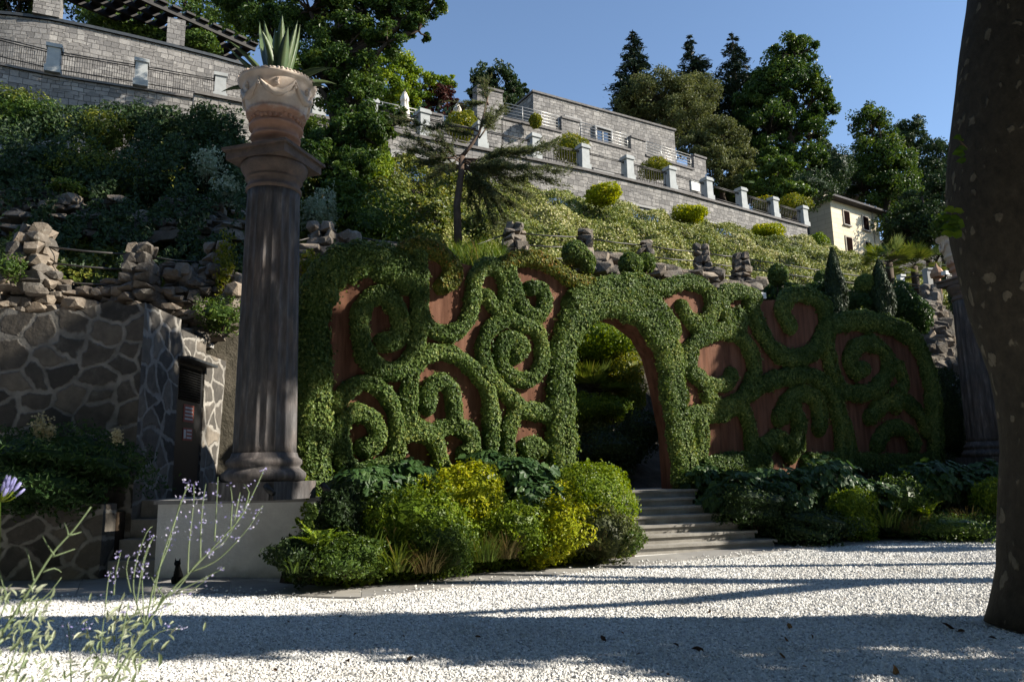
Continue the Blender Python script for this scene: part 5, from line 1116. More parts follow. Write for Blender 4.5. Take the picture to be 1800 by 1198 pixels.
for k, (px, py, s, lab) in enumerate([(40, 360, 1.8, 'flat grey rock ledge at the left of the slope'), (95, 385, 1.6, 'brown rock ledge above the first rails'), (215, 385, 1.7, 'angular dark rock in the middle of the slope'), (300, 400, 1.8, 'broad rock outcrop above the second post'), (345, 375, 1.5, 'grey rock left of the column shaft'), (385, 400, 1.5, 'pale layered outcrop touching the column'), (15, 400, 1.5, 'rock at the left picture edge')]):
    Y = np.interp(py, [250, 440], [26.2, 18.9]); c = at(px, py, Y); mb = MB()
    for j in range(26): rock(mb, c + rng.normal(0, .42, 3) * V(1.5, .35, .75) * s * .6, np.array([.52, .4, .2]) * s * rng.uniform(.4, 1.1, 3), block=.75)
    tag(mb.build('rock_outcrop', M['rock'], None, uv=False), lab, 'rock')
n = 26000; P = []
for _ in range(n):
    x, y = rng.uniform(-20, 430), rng.uniform(185, 470); 
    if .5 + .5 * sin(x * .031 + y * .02) * sin(y * .043 - x * .017 + 1) + .25 * sin(x * .09 + y * .07) < rng.uniform(.2, .75): continue
    P.append(at(x, y, np.interp(y, [180, 470], [25.4, 18.3]) - rng.uniform(.2, 1.1)))
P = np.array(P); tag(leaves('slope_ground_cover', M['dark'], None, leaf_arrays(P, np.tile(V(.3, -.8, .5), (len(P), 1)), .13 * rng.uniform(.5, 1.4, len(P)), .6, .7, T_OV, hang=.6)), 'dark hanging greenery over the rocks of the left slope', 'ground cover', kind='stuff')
c = at(264, 224, 26); t = thing('blue_panel', 'small blue-grey glass panel among the shrubs below the terrace wall', 'panel', c); mb = MB(); mb.box(c, (.75, .06, .6), .2); mb.build('pane', M['glass'], t); mb = MB(); mb.box(c + V(0, .06, 0), (.85, .05, .7), .2); mb.build('frame', M['frame_dark'], t)
o = thing('ornamental_grass', 'tuft of tall bright grass above the ivy wall curl', 'grass tuft', at(830, 455, 20)); n = 1500; P = np.array([at(x, y, Y) for x, y, Y in zip(rng.uniform(790, 885, n), rng.uniform(452, 476, n), rng.uniform(18.5, 21.5, n))]); leaves('blades', M['grass'], o, blade_arrays(P, rng.uniform(0, 6.28, n), rng.uniform(.05, .5, n), rng.uniform(.3, .75, n), .022, 4, rng.uniform(.3, 1.3, n)))

# ------------------------------------------------------------------ behind the wall: balls, cypresses, hedge, palms, garden seen through the arch
def topiary(px, py, r, Y, label, group=None, drop=1.0, mat='ivy', sq=1):
    return shrub('topiary_ball', label, 'topiary', px, py, Y, r, r * sq, M[mat], .065, 2600, W=.85, jit=.45, amp=.08, group=group, z0=at(px, py, Y)[2] - drop)
wt = lambda px: wallpt(px, 500, -.5)[1]
topiary(1010, 447, 24, 16.9, 'clipped ivy ball on top of the wall left of the arch crown'); topiary(1033, 462, 14, 16.8, 'small ivy lump beside the first clipped ball', sq=1.6); topiary(1108, 466, 22, 17.5, 'clipped ivy ball on the wall above the arch, left half of a pair'); topiary(1134, 463, 18, 17.8, 'clipped ivy ball on the wall above the arch, right half of a pair')
topiary(1368, 484, 17, 21, 'dark clipped shrub left of the first cypress', sq=1.2); topiary(1446, 490, 14, 22.4, 'small dark clipped shrub tucked against the first cypress', sq=1.1); topiary(1521, 500, 18, 22.5, 'dark clipped shrub between the two cypresses')
for px, y0, y1, w, Y, lab in ((1474, 436, 560, 17, 21.3, 'taller slim dark cypress behind the ivy wall'), (1556, 456, 570, 19, 22.3, 'second columnar cypress, in front of the palm')):
    a, b = at(px, y1, Y), at(px, y0, Y); h = b[2] - a[2]; t = thing('cypress', lab, 'cypress', a - V(0, 0, .6)); r = w * Y / FPX; n = 6500; u = rng.random(n) ** .8; an = rng.uniform(0, 6.28, n); rr = r * np.sin(np.clip(pi * (u * .72 + .28), 0, pi)) ** .7 * (1 + .2 * np.sin(an * 3 + u * 9)) * (1 - np.abs(rng.normal(0, .15, n)))
    P = a + np.stack([np.cos(an) * rr, np.sin(an) * rr, u * h], 1); leaves('foliage', M['cypress'], t, leaf_arrays(P, np.stack([np.cos(an), np.sin(an), .2 + 0 * an], 1), .11, .3, .4, T_ND, dirs=np.tile(V(0, 0, 1.5), (n, 1))), core(a + V(0, 0, h * .42), (r * .62, r * .62, h * .46), 3, .05, 1))
    mb = MB(); mb.tube([a - V(0, 0, .7), a + V(0, 0, h * .3)], .06, 6); mb.build('trunk', M['bark'], t)
for px, py, Y, rx, rz, lab in ((1375, 520, 21.5, 42, 24, 'glossy dark laurel behind the wall right of the floodlight'), (1440, 515, 22, 30, 22, 'glossy laurel left of the first cypress'), (1515, 535, 22.8, 32, 26, 'glossy laurel between the two cypresses'), (1585, 530, 23.5, 24, 34, 'glossy laurel right of the second cypress'), (1612, 555, 24.0, 26, 34, 'glossy laurel beside the rock buttress'), (1690, 530, 26, 18, 40, 'grey-green bush right of the rock buttress')):
    shrub('laurel_bush', lab, 'shrub', px, py, Y, rx, rz, M['hydr'], .09, 2600, jit=.6)
shrub('clipped_hedge', 'pale-topped clipped hedge between the ivy wall and the far column', 'hedge', 1670, 735, 23.8, 34, 90, M['dark'], .08, 4500, amp=.06)
def fan_palm(px, py, Y, h, L_, n, label, trunk=True, nf=26):
    c = at(px, py, Y); t = thing('fan_palm', label, 'palm', c - V(0, 0, h)); parts = []; mb = MB()
    for i in range(n):
        a = rng.uniform(0, 6.28); e = rng.uniform(-.5, 1.2); d = V(cos(a) * cos(e), sin(a) * cos(e), sin(e)); p = c + d * L_ * .55; s = nrm(np.cross(d, V(0, 0, 1))); u = np.cross(s, d); mb.tube([c, p], .012, 3)
        th = np.linspace(-1.5, 1.5, nf); D = d * np.cos(th)[:, None] + s * np.sin(th)[:, None]; l = L_ * .62 * (1 - .12 * np.abs(th)); parts.append(leaf_arrays(p + D * l[:, None] * .5 - V(0, 0, 1) * (.06 * L_), np.tile(u, (nf, 1)), l, .075, .05, T_ND, dirs=D * 6))
    leaves('fronds', M['palm'], t, *parts); mb.build('stalks', M['twig'], t)
    if trunk: mb = MB(); mb.tube([c - V(0, 0, h), c], [.16, .14], 9, lump=.12); mb.build('trunk', M['twig'], t)
fan_palm(1562, 462, 31, 2.0, 1.2, 26, 'fan palm behind the second cypress below the cream villa'); fan_palm(1606, 468, 32, 1.4, 1.05, 22, 'fan palm with a dark trunk in front of the shade trees'); fan_palm(1640, 462, 34, 1.4, .8, 14, 'small fan palm left of the lantern')
fan_palm(1042, 690, 22.2, .9, 1.05, 26, 'fan palm in the sunny garden seen through the arch', True)
for px, py, Y, rx, rz, mt, lf, nn, lab in ((1055, 598, 23.0, 80, 46, 'box', .10, 5000, 'dark green shrub at the top of the view through the arch'), (1092, 655, 22.5, 42, 40, 'yellowgreen', .08, 3000, 'golden shrub at the right of the view through the arch'), (1106, 692, 22.3, 30, 36, 'yellowgreen', .08, 1800, 'orange-yellow shrub against the arch jamb'), (1030, 720, 21.700000000000002, 40, 26, 'box', .07, 2400, 'light green shrub under the palm in the arch'), (1076, 718, 21.9, 40, 26, 'box', .07, 2000, 'feathery green shrub in the middle of the arch view'), (1030, 752, 21.8, 36, 30, 'jasmine', .06, 2800, 'cream-flowering bush at the left foot of the arch view'), (1070, 790, 19.8, 60, 40, 'dark', .08, 2600, 'dark shrub in the shade of the archway'), (1125, 760, 20.2, 40, 40, 'dark', .08, 2000, 'dark shrub low at the right of the archway'), (1050, 840, 19.2, 60, 30, 'dark', .08, 2000, 'lowest dark shrub in the archway')):
    shrub('garden_shrub', lab, 'shrub', px, py, Y, rx, rz, M[mt], lf, nn, jit=.7)

# ------------------------------------------------------------------ planting beds in front of the wall
def bigleaf(px, py, Y, rx, rz, n, leaf, label, mat='hydr'):
    c = at(px, py, Y); k = Y / FPX; rad = V(rx * k, rx * k * .8, rz * k); t = thing('hydrangea', label, 'hydrangea', c - V(0, 0, rad[2])); P, N = blob_pts(c, rad, n, int(rng.integers(1e6)), .22, None, .2)
    leaves('foliage', M[mat], t, leaf_arrays(P, N * .6 + V(.1, -.35, .75), leaf, .95, .3, T_LOB, dirs=N * V(1, 1, .2) * 2.0, hang=.5))
    mb = MB()
    for i in range(9): a = rng.uniform(0, 6.28); mb.tube([c - V(0, 0, rad[2] * 1.05), c + V(cos(a) * rad[0] * .6, sin(a) * rad[1] * .6, rng.uniform(-.2, .7) * rad[2])], [.014, .008], 5)
    mb.build('stems', M['twig'], t); return t
bigleaf(640, 855, 12.6, 55, 34, 420, .19, 'dark oak-leaved hydrangea against the rusty wall at the left of the bed'); bigleaf(720, 845, 13.2, 52, 32, 420, .19, 'oak-leaved hydrangea with a white flower behind the lime bush')
bigleaf(905, 835, 14.0, 62, 30, 520, .20, 'oak-leaved hydrangea left of the arch, behind the lime bush'); bigleaf(935, 880, 13.6, 50, 40, 420, .20, 'large-leaved hydrangea between the two lime bushes'); bigleaf(850, 815, 14.4, 45, 20, 260, .18, 'back row hydrangea at the foot of the ivy wall')
shrub('lime_bush', 'bright lime clipped bush in the middle of the left bed', 'shrub', 815, 885, 13.2, 72, 66, M['lime'], .06, 7500, jit=.6, up=.3, amp=.22); shrub('lime_bush', 'rounded lime-green bush left of the stone steps', 'shrub', 1035, 890, 14.1, 80, 82, M['box'], .055, 10000, jit=.5, up=.3, amp=.13)
shrub('lime_bush', 'yellowest low bush in front of the hydrangeas', 'shrub', 968, 938, 13.2, 63, 54, M['lime'], .065, 5600, jit=.65, up=.3, amp=.32); shrub('lime_bush', 'small yellow-green bush at the foot of the clipped lime bush', 'shrub', 850, 922, 13.0, 56, 54, M['box'], .06, 4200, up=.3, amp=.3)
shrub('lime_bush', 'low lime-green bush filling the gap left of the yellowest bush', 'shrub', 905, 938, 13.0, 58, 48, M['box'], .06, 4600, jit=.65, up=.3, amp=.32); shrub('lime_bush', 'bright lime-green bush joining the yellowest bush to the round bush by the steps', 'shrub', 1005, 915, 13.7, 58, 56, M['lime'], .06, 4600, jit=.65, up=.3, amp=.3); shrub('lime_bush', 'lime-green bush between the broad green bush and the clipped lime bush', 'shrub', 780, 905, 12.9, 52, 52, M['box'], .06, 4200, jit=.65, up=.3, amp=.3)
shrub('green_bush', 'broad mid green bush in front of the plinth end of the bed', 'shrub', 735, 925, 12.5, 95, 72, M['box'], .06, 9000, jit=.65, amp=.32); shrub('green_bush', 'dark green bush behind the ferns at the left of the bed', 'shrub', 655, 910, 12.4, 60, 46, M['mid'], .06, 3600, amp=.3); shrub('green_bush', 'leafy green bush low at the front of the left bed', 'shrub', 775, 960, 12.0, 62, 44, M['mid'], .055, 4200, amp=.25)
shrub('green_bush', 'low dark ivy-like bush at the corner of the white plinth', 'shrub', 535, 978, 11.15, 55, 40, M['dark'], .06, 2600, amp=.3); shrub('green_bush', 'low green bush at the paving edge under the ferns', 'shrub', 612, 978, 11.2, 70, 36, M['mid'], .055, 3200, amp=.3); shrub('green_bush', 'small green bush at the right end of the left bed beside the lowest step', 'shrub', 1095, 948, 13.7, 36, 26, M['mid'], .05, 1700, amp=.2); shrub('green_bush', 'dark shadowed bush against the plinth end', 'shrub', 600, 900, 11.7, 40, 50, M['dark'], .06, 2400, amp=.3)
shrub('green_bush', 'olive-green feathery bush between the yellow bush and the round lime bush', 'shrub', 1056, 935, 13.5, 60, 44, M['olive'], .06, 2600, amp=.3)
ivyp = thing('climbing_ivy', 'narrow strand of ivy climbing the front of the white plinth', 'ivy', at(547, 935, 11.1)); n = 420; u = rng.random(n); P = np.array([at(545 + 5 * sin(k * 9) + rng.normal(0, 4), 885 + 75 * k, 11.2) for k in u]); leaves('foliage', M['ivy'], ivyp, leaf_arrays(P, np.tile(V(0, -1, .3), (n, 1)), .055, .85, .4, T_OV, hang=.5))
fern('fern', 'broad fern with upright fronds at the left end of the bed', at(560, 975, 10.9), 15, .62, M['box']); fern('fern', 'smaller fern right beside the broad fern', at(600, 985, 11.1), 11, .5, M['mid']); fern('fern', 'dark fern in the shade behind the bed edge', at(660, 960, 11.8), 10, .5, M['mid'])
def straps(label, px, py, Y, n, L_, W, mat, r=.12, **kw): return grass_clump('strap_plant', label, 'grass plant', at(px, py, Y), n, L_, W, M[mat], r, **kw)
for q in (('upright strap-leaved clump at the front left of the bed', 640, 990, 11.4, 70, .6, .035, 'grass', .22), ('bright strap-leaved clump under the mid green bush', 700, 1003, 11.4, 80, .6, .03, 'grass', .25), ('bending grass with dry brown tips at the paving edge', 748, 1005, 11.5, 260, .5, .012, 'dry', .22), ('fine green grass clump below the middle bushes', 850, 985, 12.2, 300, .55, .012, 'grass', .25), ('brownish fine grass beside the yellow bush', 888, 980, 12.4, 260, .5, .012, 'dry', .2), ('fine arching grass in front of the round lime bush', 1050, 965, 13.3, 280, .5, .012, 'dry', .25), ('feathery grass at the bed edge near the steps', 1108, 962, 13.7, 220, .45, .012, 'grass', .2), ('tall strap leaves in the shadow behind the ferns', 690, 965, 11.9, 50, .65, .035, 'grass', .18), ('short strap leaves at the corner of the plinth', 520, 1005, 10.8, 60, .4, .03, 'mid', .2)):
    straps(*q)
shrub('frond_plant', 'loose light green plant standing above the strap leaves', 'plant', 655, 935, 11.9, 26, 36, M['box'], .06, 800, corek=0, amp=.3)
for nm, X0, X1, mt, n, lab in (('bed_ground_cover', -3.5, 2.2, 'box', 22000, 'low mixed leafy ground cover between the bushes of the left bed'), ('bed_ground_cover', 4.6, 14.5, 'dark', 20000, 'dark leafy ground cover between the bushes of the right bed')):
    X = rng.uniform(X0, X1, n); y0 = np.array([ie(x) for x in X]) + .02; y1 = wally(X); u = rng.random(n) ** 1.2; Y = y0 + (y1 - y0) * u
    h = .22 + .16 * np.sin(X * 3.1 + Y * 2) * np.sin(Y * 4.3 - X) ; Z = .02 + 1.12 * u ** .8 + np.abs(rng.normal(0, 1, n)) * h * np.minimum(1, .25 + u * 5)
    tag(leaves(nm, M[mt], None, leaf_arrays(np.stack([X, Y, Z], 1), np.tile(V(.1, -.5, .8), (n, 1)), .075 * rng.uniform(.6, 1.5, n), .6, .6, T_OV)), lab, 'ground cover', kind='stuff')
# right bed
for q in ((1290, 880, 16.8, 62, 46, 420, .2, 'dark hydrangea beside the steps in the right bed'), (1370, 870, 17.2, 75, 50, 620, .2, 'large shadowed hydrangea in the right bed'), (1450, 860, 17.6, 70, 50, 560, .2, 'hydrangea with sunlit upper leaves in the right bed'), (1520, 890, 17.2, 60, 46, 420, .19, 'hydrangea with bright leaves above the ferns'), (1650, 850, 18.2, 66, 44, 560, .2, 'hydrangea with glossy lit leaves left of the far column'), (1740, 850, 18.4, 50, 36, 360, .2, 'hydrangea under the far column'), (1240, 850, 17.6, 40, 36, 260, .18, 'dark hydrangea tight against the arch')):
    bigleaf(*q)
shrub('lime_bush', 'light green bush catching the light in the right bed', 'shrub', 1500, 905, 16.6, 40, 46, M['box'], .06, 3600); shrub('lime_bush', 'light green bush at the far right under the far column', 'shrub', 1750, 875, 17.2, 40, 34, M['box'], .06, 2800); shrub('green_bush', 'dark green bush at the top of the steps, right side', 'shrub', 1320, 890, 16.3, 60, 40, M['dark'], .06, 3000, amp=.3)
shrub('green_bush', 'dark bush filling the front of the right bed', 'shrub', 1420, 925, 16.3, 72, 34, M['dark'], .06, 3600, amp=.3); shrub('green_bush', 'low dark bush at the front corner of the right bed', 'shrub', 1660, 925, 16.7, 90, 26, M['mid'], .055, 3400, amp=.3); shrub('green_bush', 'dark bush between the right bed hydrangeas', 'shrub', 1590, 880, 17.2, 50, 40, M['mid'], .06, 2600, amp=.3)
for q in (('bright strap leaves in front of the right lime bush', 1555, 925, 16.4, 90, .6, .03, 'grass', .3), ('fine grass at the front of the right bed', 1600, 935, 16.5, 300, .55, .014, 'dry', .35), ('dull fine grass near the plane trunk', 1700, 930, 16.7, 320, .55, .014, 'dry', .4), ('small grass tuft beside the right lime bush', 1470, 945, 16.2, 120, .4, .014, 'grass', .2)): straps(*q)
fern('fern', 'fern in the right bed beside the strap leaves', at(1630, 915, 16.7), 12, .6, M['box'])
# planter bush with cream flower plumes
def plumes(px, py, Y, rx, rz, label, spots):
    o = shrub('flowering_shrub', label, 'shrub', px, py, Y, rx, rz, M['hydr'], .085, 7500, W=.45, jit=.8, amp=.3, corek=.75)
    for x, y, s in spots:
        c = at(x, y, Y - .8 * rx * Y / FPX * .6); n = int(260 * s); d = rng.normal(0, 1, (n, 3)) * V(.045, .045, .075) * s; leaves('flower_plume', M['cream'], o, leaf_arrays(c + d, d + V(0, 0, .1), .045, .8, .8, T_RH))
plumes(100, 825, 12.95, 135, 68, 'dark leafy shrub with cream flower plumes in the planter', [(70, 750, 1.3), (85, 758, 1.0), (205, 766, .8)])

# ------------------------------------------------------------------ plane tree at the right edge
def plane_tree():
    Y = 7.75; edge = [(1748, 1120), (1766, 1040), (1772, 980), (1776, 880), (1768, 760), (1744, 650), (1706, 540), (1686, 450), (1682, 380), (1690, 280), (1702, 160), (1714, 60), (1722, -40), (1730, -200), (1735, -360)]
    rad = [.62, .53, .50, .48, .50, .56, .62, .64, .63, .60, .57, .54, .52, .48, .45]; P = []
    for (x, y), r in zip(edge, rad): p = at(x, y, Y); P.append(p + V(r * .99, 0, 0))
    P = np.array(P); P[0][2] = -.06; b = V(P[0][0], P[0][1], 0); t = thing('plane_tree', 'big plane tree with mottled dark bark at the right edge of the gravel', 'tree', b); Ps = smooth_path(P, .22); Rs = np.interp(np.linspace(0, 1, len(Ps)), np.linspace(0, 1, len(rad)), rad)
    mb = MB(); mb.tube(Ps, Rs, 40, lump=.035); mb.build('trunk', M['plane_bark'], t, uv=False); top = Ps[-1]
    mb = MB(); ends = [(9, 7.2, 12), (8.5, 5.2, 12.5), (5.5, 4.6, 13), (4.8, 7.6, 13.2), (2.5, 6.5, 13), (-1, 5.5, 13.5), (3, 3.5, 12.5), (.5, 7.6, 14), (6.5, 7.4, 13.6), (-3.5, 6.8, 14)]; parts = []  # limbs spread wide above the frame, added to hold skylight off the wall
    for e in ends: mb.tube(limb_path(top - V(0, 0, .6), e, 7, .1), np.linspace(.22, .06, 7), 8)
    mb.build('limbs', M['plane_bark'], t, uv=False)
    for e in ends:
        k = 16; cc = np.asarray(e, float) + rng.normal(0, 1.1, (k, 3)) * V(1, .75, .6); P = (cc[:, None] + rng.normal(0, .5, (k, 90, 3))).reshape(-1, 3); parts.append(leaf_arrays(P, np.tile(V(0, 0, 1), (len(P), 1)), .3, 1, .6, T_LOB))
    leaves('crown', M['plane'], t, *parts)
    mb = MB(); P = []; 
    for pts, lf in (([(1700, 262), (1690, 250), (1682, 242)], [(1683, 241, .06), (1690, 246, .06), (1692, 260, .13), (1686, 268, .11), (1690, 282, .12)]), ([(1690, 395), (1680, 385), (1672, 372)], [(1670, 368, .13), (1676, 384, .16), (1662, 382, .12), (1672, 398, .15), (1682, 392, .15), (1666, 410, .1), (1680, 410, .13), (1684, 370, .12)])):
        mb.tube([at(x, y, 7.35) for x, y in pts], [.012, .008, .004], 5); P += [(at(x, y, 7.3), s) for x, y, s in lf]
    mb.build('twig', M['twig'], t); leaves('sprout_leaves', M['plane'], t, leaf_arrays(np.array([p for p, _ in P]), np.tile(V(-.1, -1, .5), (len(P), 1)), np.array([s for _, s in P]), 1, .2, T_LOB, dirs=np.tile(V(-2, 0, .3), (len(P), 1))))
plane_tree()

# ------------------------------------------------------------------ shade trees of the park outside the frame on the right (they throw the shadows), then trees added to block skylight
def park(label, x, y, r0, lobes, n=9000, leaf=.24, fork=None):
    return tree('park_tree', label, 'tree', (x, y, -.05), lobes, M['plane'], leaf=leaf, n=n, trunk_r=r0, bark=M['plane_bark'], kc=9, clump=.42, W=.9, tmpl=T_RH, group='park trees beside the gravel yard')
park('tall plane tree outside the picture, beside the gravel', 14.2, 11.9, .2, [((14, 12.0, 14.3), (2.4, 2.0, 1.4)), ((14.5, 10.4, 13.9), (1.6, 1.4, 1.1)), ((14.5, 9.2, 12.0), (1.5, 1.0, .9)), ((14, 15.4, 18.3), (1.8, 1.4, 1.1))], 8000)
park('bushy tree outside the picture, right of the right bed', 19.9, 19.3, .35, [((19.5, 17.35, 10.9), (2.2, .6, 1.6)), ((19.5, 18.3, 10.8), (2.6, .9, 2.4)), ((19.5, 19.8, 8.8), (2.6, 1.3, 2.2)), ((20, 21.2, 7.2), (2.6, 1.4, 2.5)), ((20.5, 22.8, 6.0), (2.6, 1.6, 2.8)), ((19.5, 16.9, 6.2), (1.8, .8, 1.9)), ((22, 20.2, 7.6), (2, 1.6, 2.8))], 42000, leaf=.28)
park('very tall plane tree outside the picture behind the far column', 17.2, 20.2, .5, [((17, 17.5, 22), (3, 2.4, 3)), ((17.5, 19.6, 24.5), (3.4, 1.6, 3.4)), ((18, 18.6, 28.4), (3, 2.4, 2.4))], 17000, leaf=.3)
park('bushy low-branched tree outside the picture beside the gravel', 12.8, 6.4, .3, [((12.5, 6.5, 6.9), (1.5, .85, 3.3)), ((12.5, 5.3, 5.5), (1.2, .6, .8)), ((12.8, 6.8, 4.0), (1.2, .6, 1.2)), ((12.6, 6.6, 9.6), (1.3, .7, 1.2))], 16000, leaf=.2)
t = park('slender tree outside the picture in the park', 17, 9.75, .36, [((17, 9.6, 17.5), (2, 1.8, 1.8))], 4000)
mb = MB(); mb.tube([(17, 9.7, 6.6), (16.3, 9.1, 7.0), (15.4, 8.2, 7.5), (14.2, 7.4, 8.6)], [.24, .2, .17, .1], 8, lump=.1); mb.tube([(17, 9.75, 7.4), (15.8, 10.5, 8.4), (14.4, 11.2, 9.6)], [.15, .12, .07], 7); mb.build('bough', M['plane_bark'], t)
park('low-branched tree outside the picture near the right bed', 17.5, 14.2, .2, [((17.5, 14.7, 6.4), (1.6, .8, .7)), ((18, 15.2, 8.4), (1.6, .8, .8)), ((18, 13.6, 5.6), (1.2, .45, .6))], 3600)
park('low bushy tree added out of view beside the right bed to block skylight', 15.6, 16.6, .2, [((15.6, 16.8, 2.2), (2.2, 1.5, 2.2)), ((16.8, 18.6, 3.0), (2.2, 1.6, 2.8)), ((15.8, 14.6, 1.3), (1.8, 1.0, 1.2))], 12000, leaf=.24)  # unseen, added to keep low sky and gravel bounce off the right wall
canopy = park('broad plane tree added behind the viewer to block skylight', 9.5, -1.5, .5, [((9, -1, 11), (5, 4.2, 2.4)), ((6, -4, 12), (4.5, 4, 2.4)), ((12.5, -4, 12), (4, 4, 2.2))], 11000, leaf=.42)  # unseen, added with its copies below to deepen the shadows under the sky
def dup(o, loc, rz, label):
    r = o.copy(); COL.objects.link(r); r.location = loc; r.rotation_euler = (0, 0, rz); r['label'] = label
    for c in o.children: d = c.copy(); COL.objects.link(d); d.parent = r; d.matrix_parent_inverse = c.matrix_parent_inverse.copy()
    return r
for (x, y, a, lab) in ((-3.5, -3.5, 1.2, 'broad plane tree added just behind the viewer, left of centre, to block skylight'), (-14, -1, 2.6, 'broad plane tree added at the left out of view to block skylight'), (2.5, -11, 4.0, 'second row plane tree added behind the viewer to block skylight'), (-9, -12, 5.0, 'second row plane tree added behind the viewer on the left to block skylight'), (16, -11, 3.2, 'second row plane tree added behind the viewer on the right to block skylight'), (-19, 6.5, .4, 'plane tree added left of the stone building, out of view, to block skylight')):
    dup(canopy, (x, y, -.05), a, lab)

belt = tree('park_tree', 'dense park tree added far behind the viewer to block skylight', 'tree', (30, -20, -.05), [((30, -20, 5), (4.6, 4.6, 4.6)), ((31, -19, 10), (4, 4, 4)), ((28, -21, 12), (3.6, 3.6, 3.6))], M['dark'], leaf=.6, n=9000, trunk_r=.4, kc=12, clump=.42, W=.9, group='park trees beside the gravel yard', limb=False)  # unseen belt, added behind and beside the viewer to cut low skylight
names = ['first', 'second', 'third', 'fourth', 'fifth', 'sixth', 'seventh', 'eighth', 'ninth', 'tenth', 'eleventh', 'twelfth', 'thirteenth', 'fourteenth', 'fifteenth', 'sixteenth', 'seventeenth']
for k, (x, y) in enumerate([(22, -21), (14, -20), (6, -21), (-2, -20), (-10, -21), (-18, -19), (-24, -12), (-25, -4), (-24, 4), (37, -14), (39, -6), (40, 2), (41, 10), (41, 18), (-32, 8), (33, 21.5), (34, 27.5)]):
    dup(belt, (x, y, -.05), k * 1.3, 'dense dark park tree added out of view to block skylight, ' + names[k] + ' along the belt behind the viewer')

# ------------------------------------------------------------------ foreground plants
def spike(mb, P, pts, Y, flower=.5, w=.0024, fl=True):
    a = [at(x, y, Y + .02 * i) for i, (x, y) in enumerate(pts)]; a = smooth_path(a, .02); mb.tube(a, np.linspace(w, w * .45, len(a)), 5)
    if fl:
        n = len(a)
        for i in range(int(n * (1 - flower)), n, 1):
            if rng.random() < .72: P.append((a[i] + rng.normal(0, .003, 3), (i / n)))
def perovskia(label, base, spikes, Y):
    b = at(*base, Y); t = thing('russian_sage', label, 'flowering plant', b); mb = MB(); P = []
    Q = []
    for s in spikes:
        P = []; spike(mb, P, s[0], Y + rng.normal(0, .12), s[1], s[2] * .72 if len(s) > 2 else .0024); Q = []
        for p, u in P:
            for k in range(rng.integers(3, 7)): Q.append(p + rng.normal(0, .0085, 3) * V(1, 1, .6))
        if not Q: continue
        Q = np.array(Q); leaves('flower_spike', M['lilac'], t, leaf_arrays(Q, rng.normal(0, 1, (len(Q), 3)), .0092, .6, .5, T_RH, tint=np.clip(rng.normal(.68, .26, len(Q)), 0, 1)))
    mb.build('stems', M['sage'], t, uv=False)
    return t, b
S1 = [([(187, 1215), (240, 1125), (290, 1050), (333, 1005), (362, 975), (400, 935), (425, 905), (448, 860), (463, 827)], .42, .006), ([(330, 1010), (332, 960), (338, 905), (341, 870), (340, 850)], .6), ([(290, 1050), (315, 1030), (350, 985), (395, 950), (430, 890)], .55), ([(255, 1105), (272, 1020), (295, 960), (318, 880), (332, 855)], .5, .005), ([(270, 1045), (285, 980), (302, 930), (330, 850)], .45), ([(352, 985), (353, 930), (357, 880), (362, 850)], .7), ([(377, 950), (380, 900), (383, 838)], .65), ([(405, 930), (408, 880), (405, 855)], .6), ([(412, 915), (418, 885), (422, 865)], .6),
      ([(430, 893), (438, 865), (428, 850)], .7), ([(333, 1005), (380, 985), (430, 935), (462, 888)], .65), ([(255, 1100), (235, 1040), (240, 985), (258, 935), (268, 925)], .55), ([(240, 1060), (252, 985), (265, 950)], .6), ([(200, 1045), (203, 1010), (212, 970)], .7), ([(185, 1065), (190, 1020), (195, 1003)], .6), ([(230, 1040), (222, 1000), (228, 975)], .5), ([(300, 1045), (340, 1035), (368, 1010)], .75), ([(310, 1040), (350, 1020), (395, 997)], .7), ([(180, 1200), (178, 1130), (186, 1060)], .25), ([(205, 1170), (218, 1100), (225, 1065)], .2), ([(240, 1150), (280, 1110), (320, 1105)], .3), ([(190, 1190), (160, 1130), (150, 1092)], .2), ([(125, 1198), (122, 1120), (119, 1095)], .3), ([(290, 1050), (275, 1030), (262, 1005)], .5), ([(215, 1110), (260, 1080), (300, 1060)], .4), ([(255, 1105), (250, 1010), (262, 960), (272, 940)], .5)]
t, b = perovskia('hazy russian sage with lilac flower spikes in the left foreground', (185, 1240), S1, 2.35)
n = 160; u = rng.random(n) ** 1.1; P = np.array([at(185 + rng.normal(0, 40) + 60 * k, 1200 - 150 * k + rng.normal(0, 14), 2.35 + rng.normal(0, .12)) for k in u]); leaves('foliage', M['sage'], t, leaf_arrays(P, np.tile(V(0, -.5, .8), (n, 1)), .035, .28, .7, T_OV, dirs=np.tile(V(.3, 0, 1.2), (n, 1))))
S2 = [([(-30, 1190), (0, 1120), (40, 1055), (90, 975), (130, 930), (160, 890)], .3, .007), ([(60, 1020), (52, 985), (46, 963)], .8), ([(95, 975), (82, 955), (74, 940)], .8), ([(92, 978), (115, 970), (132, 964)], .8), ([(120, 940), (118, 930), (113, 918)], .7), ([(122, 940), (135, 937), (143, 934)], .7), ([(15, 1060), (5, 1020), (-5, 995)], .6), ([(75, 1005), (95, 998), (108, 1005)], .5), ([(40, 1055), (75, 1052), (108, 1014)], .4), ([(-10, 1140), (30, 1100), (70, 1060), (95, 1045)], .3), ([(10, 1190), (40, 1110), (60, 1070)], .3), ([(30, 1190), (50, 1140), (90, 1050)], .25), ([(-10, 1100), (10, 1060), (0, 1010)], .4)]
t2 = thing('bare_sage', 'tall bare silvery sage stem at the far left foreground', 'plant', at(-30, 1200, 2.1)); mb = MB(); P = []
for s in S2: spike(mb, P, s[0], 2.1, 0, s[2] * .72 if len(s) > 2 else .0024, False)
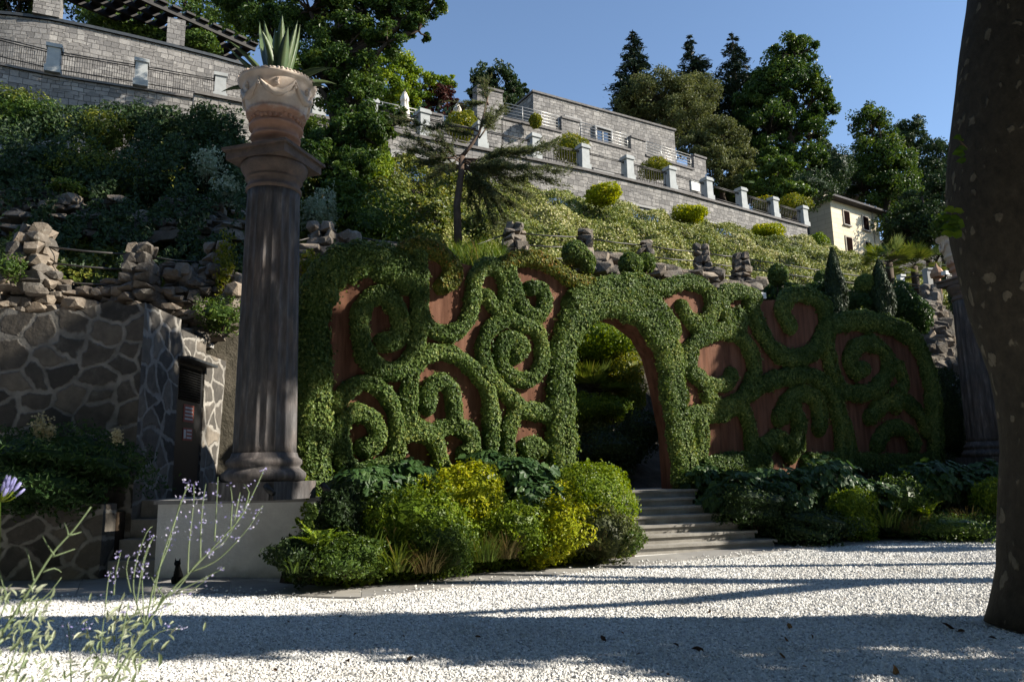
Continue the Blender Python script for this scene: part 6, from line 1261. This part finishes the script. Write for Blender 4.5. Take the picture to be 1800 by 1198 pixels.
mb.build('stems', M['sage'], t2, uv=False); n = 170; P = np.array([at(rng.uniform(-20, 95), rng.uniform(1030, 1198), 2.1 + rng.normal(0, .1)) for k in range(n)]); leaves('foliage', M['sage'], t2, leaf_arrays(P, np.tile(V(0, -.5, .8), (n, 1)), .028, .3, .7, T_OV, dirs=np.tile(V(.3, 0, 1.2), (n, 1))))
def agapanthus():
    c = at(-2, 882, 2.4); t = thing('agapanthus', 'agapanthus flower head with violet-blue buds at the left edge', 'flower', at(-8, 1240, 2.4)); mb = MB(); mb.tube([at(-8, 1240, 2.4), at(-6, 1050, 2.4), c], [.006, .005, .005], 6); mb.build('stem', M['box'], t)
    mb = MB(); pd = MB()
    for i in range(34):
        a = rng.uniform(0, 6.28); e = rng.uniform(.05, 1.2); d = V(cos(a) * cos(e), sin(a) * cos(e), sin(e)); p = c + d * .045 + V(0, 0, .01); q = p + nrm(d + V(0, 0, .8)) * .032; pd.tube([c, c + d * .03, p], .0013, 4); mb.tube([p, (p + q) / 2, q], [.002, .0048, .0022], 6)
    pd.build('flower_stalks', M['lime'], t, uv=False); mb.build('buds', M['lilac_bud'], t, uv=False)
plain('lilac_bud', (.30, .29, .58), .5, var=.3, sc=60, bs=0); agapanthus()

# ------------------------------------------------------------------ litter on the gravel
for k, (px, py, s) in enumerate([(1388, 1100, .08), (1383, 1124, .10), (1228, 1140, .11), (1376, 1152, .10), (1668, 1100, .10), (1745, 1120, .08), (1428, 1118, .05), (840, 1118, .06), (1060, 1122, .09), (1122, 1148, .06), (1188, 1132, .08), (1690, 1108, .07), (610, 1160, .08), (720, 1157, .07), (1508, 1004, .07), (1140, 974, .10), (1575, 1180, .12)] + [(int(x), int(y), r) for x, y, r in zip(rng.uniform(350, 1740, 34), 985 + 205 * rng.random(34) ** .8, rng.uniform(.025, .055, 34))]):
    if atz(px, py, 0)[1] > np.interp(atz(px, py, 0)[0], EDGE[:, 0], EDGE[:, 1]): continue
    c = atz(px, py, .03); o = leaves('fallen_leaf', M['litter'], None, leaf_arrays(np.array([c]), np.array([[.2, -.3, .8]]), s, .6, .3, T_LOB if s > .09 else T_OV)); tag(o, 'dry brown leaf lying on the white gravel', 'fallen leaf', 'dry leaves scattered on the gravel')
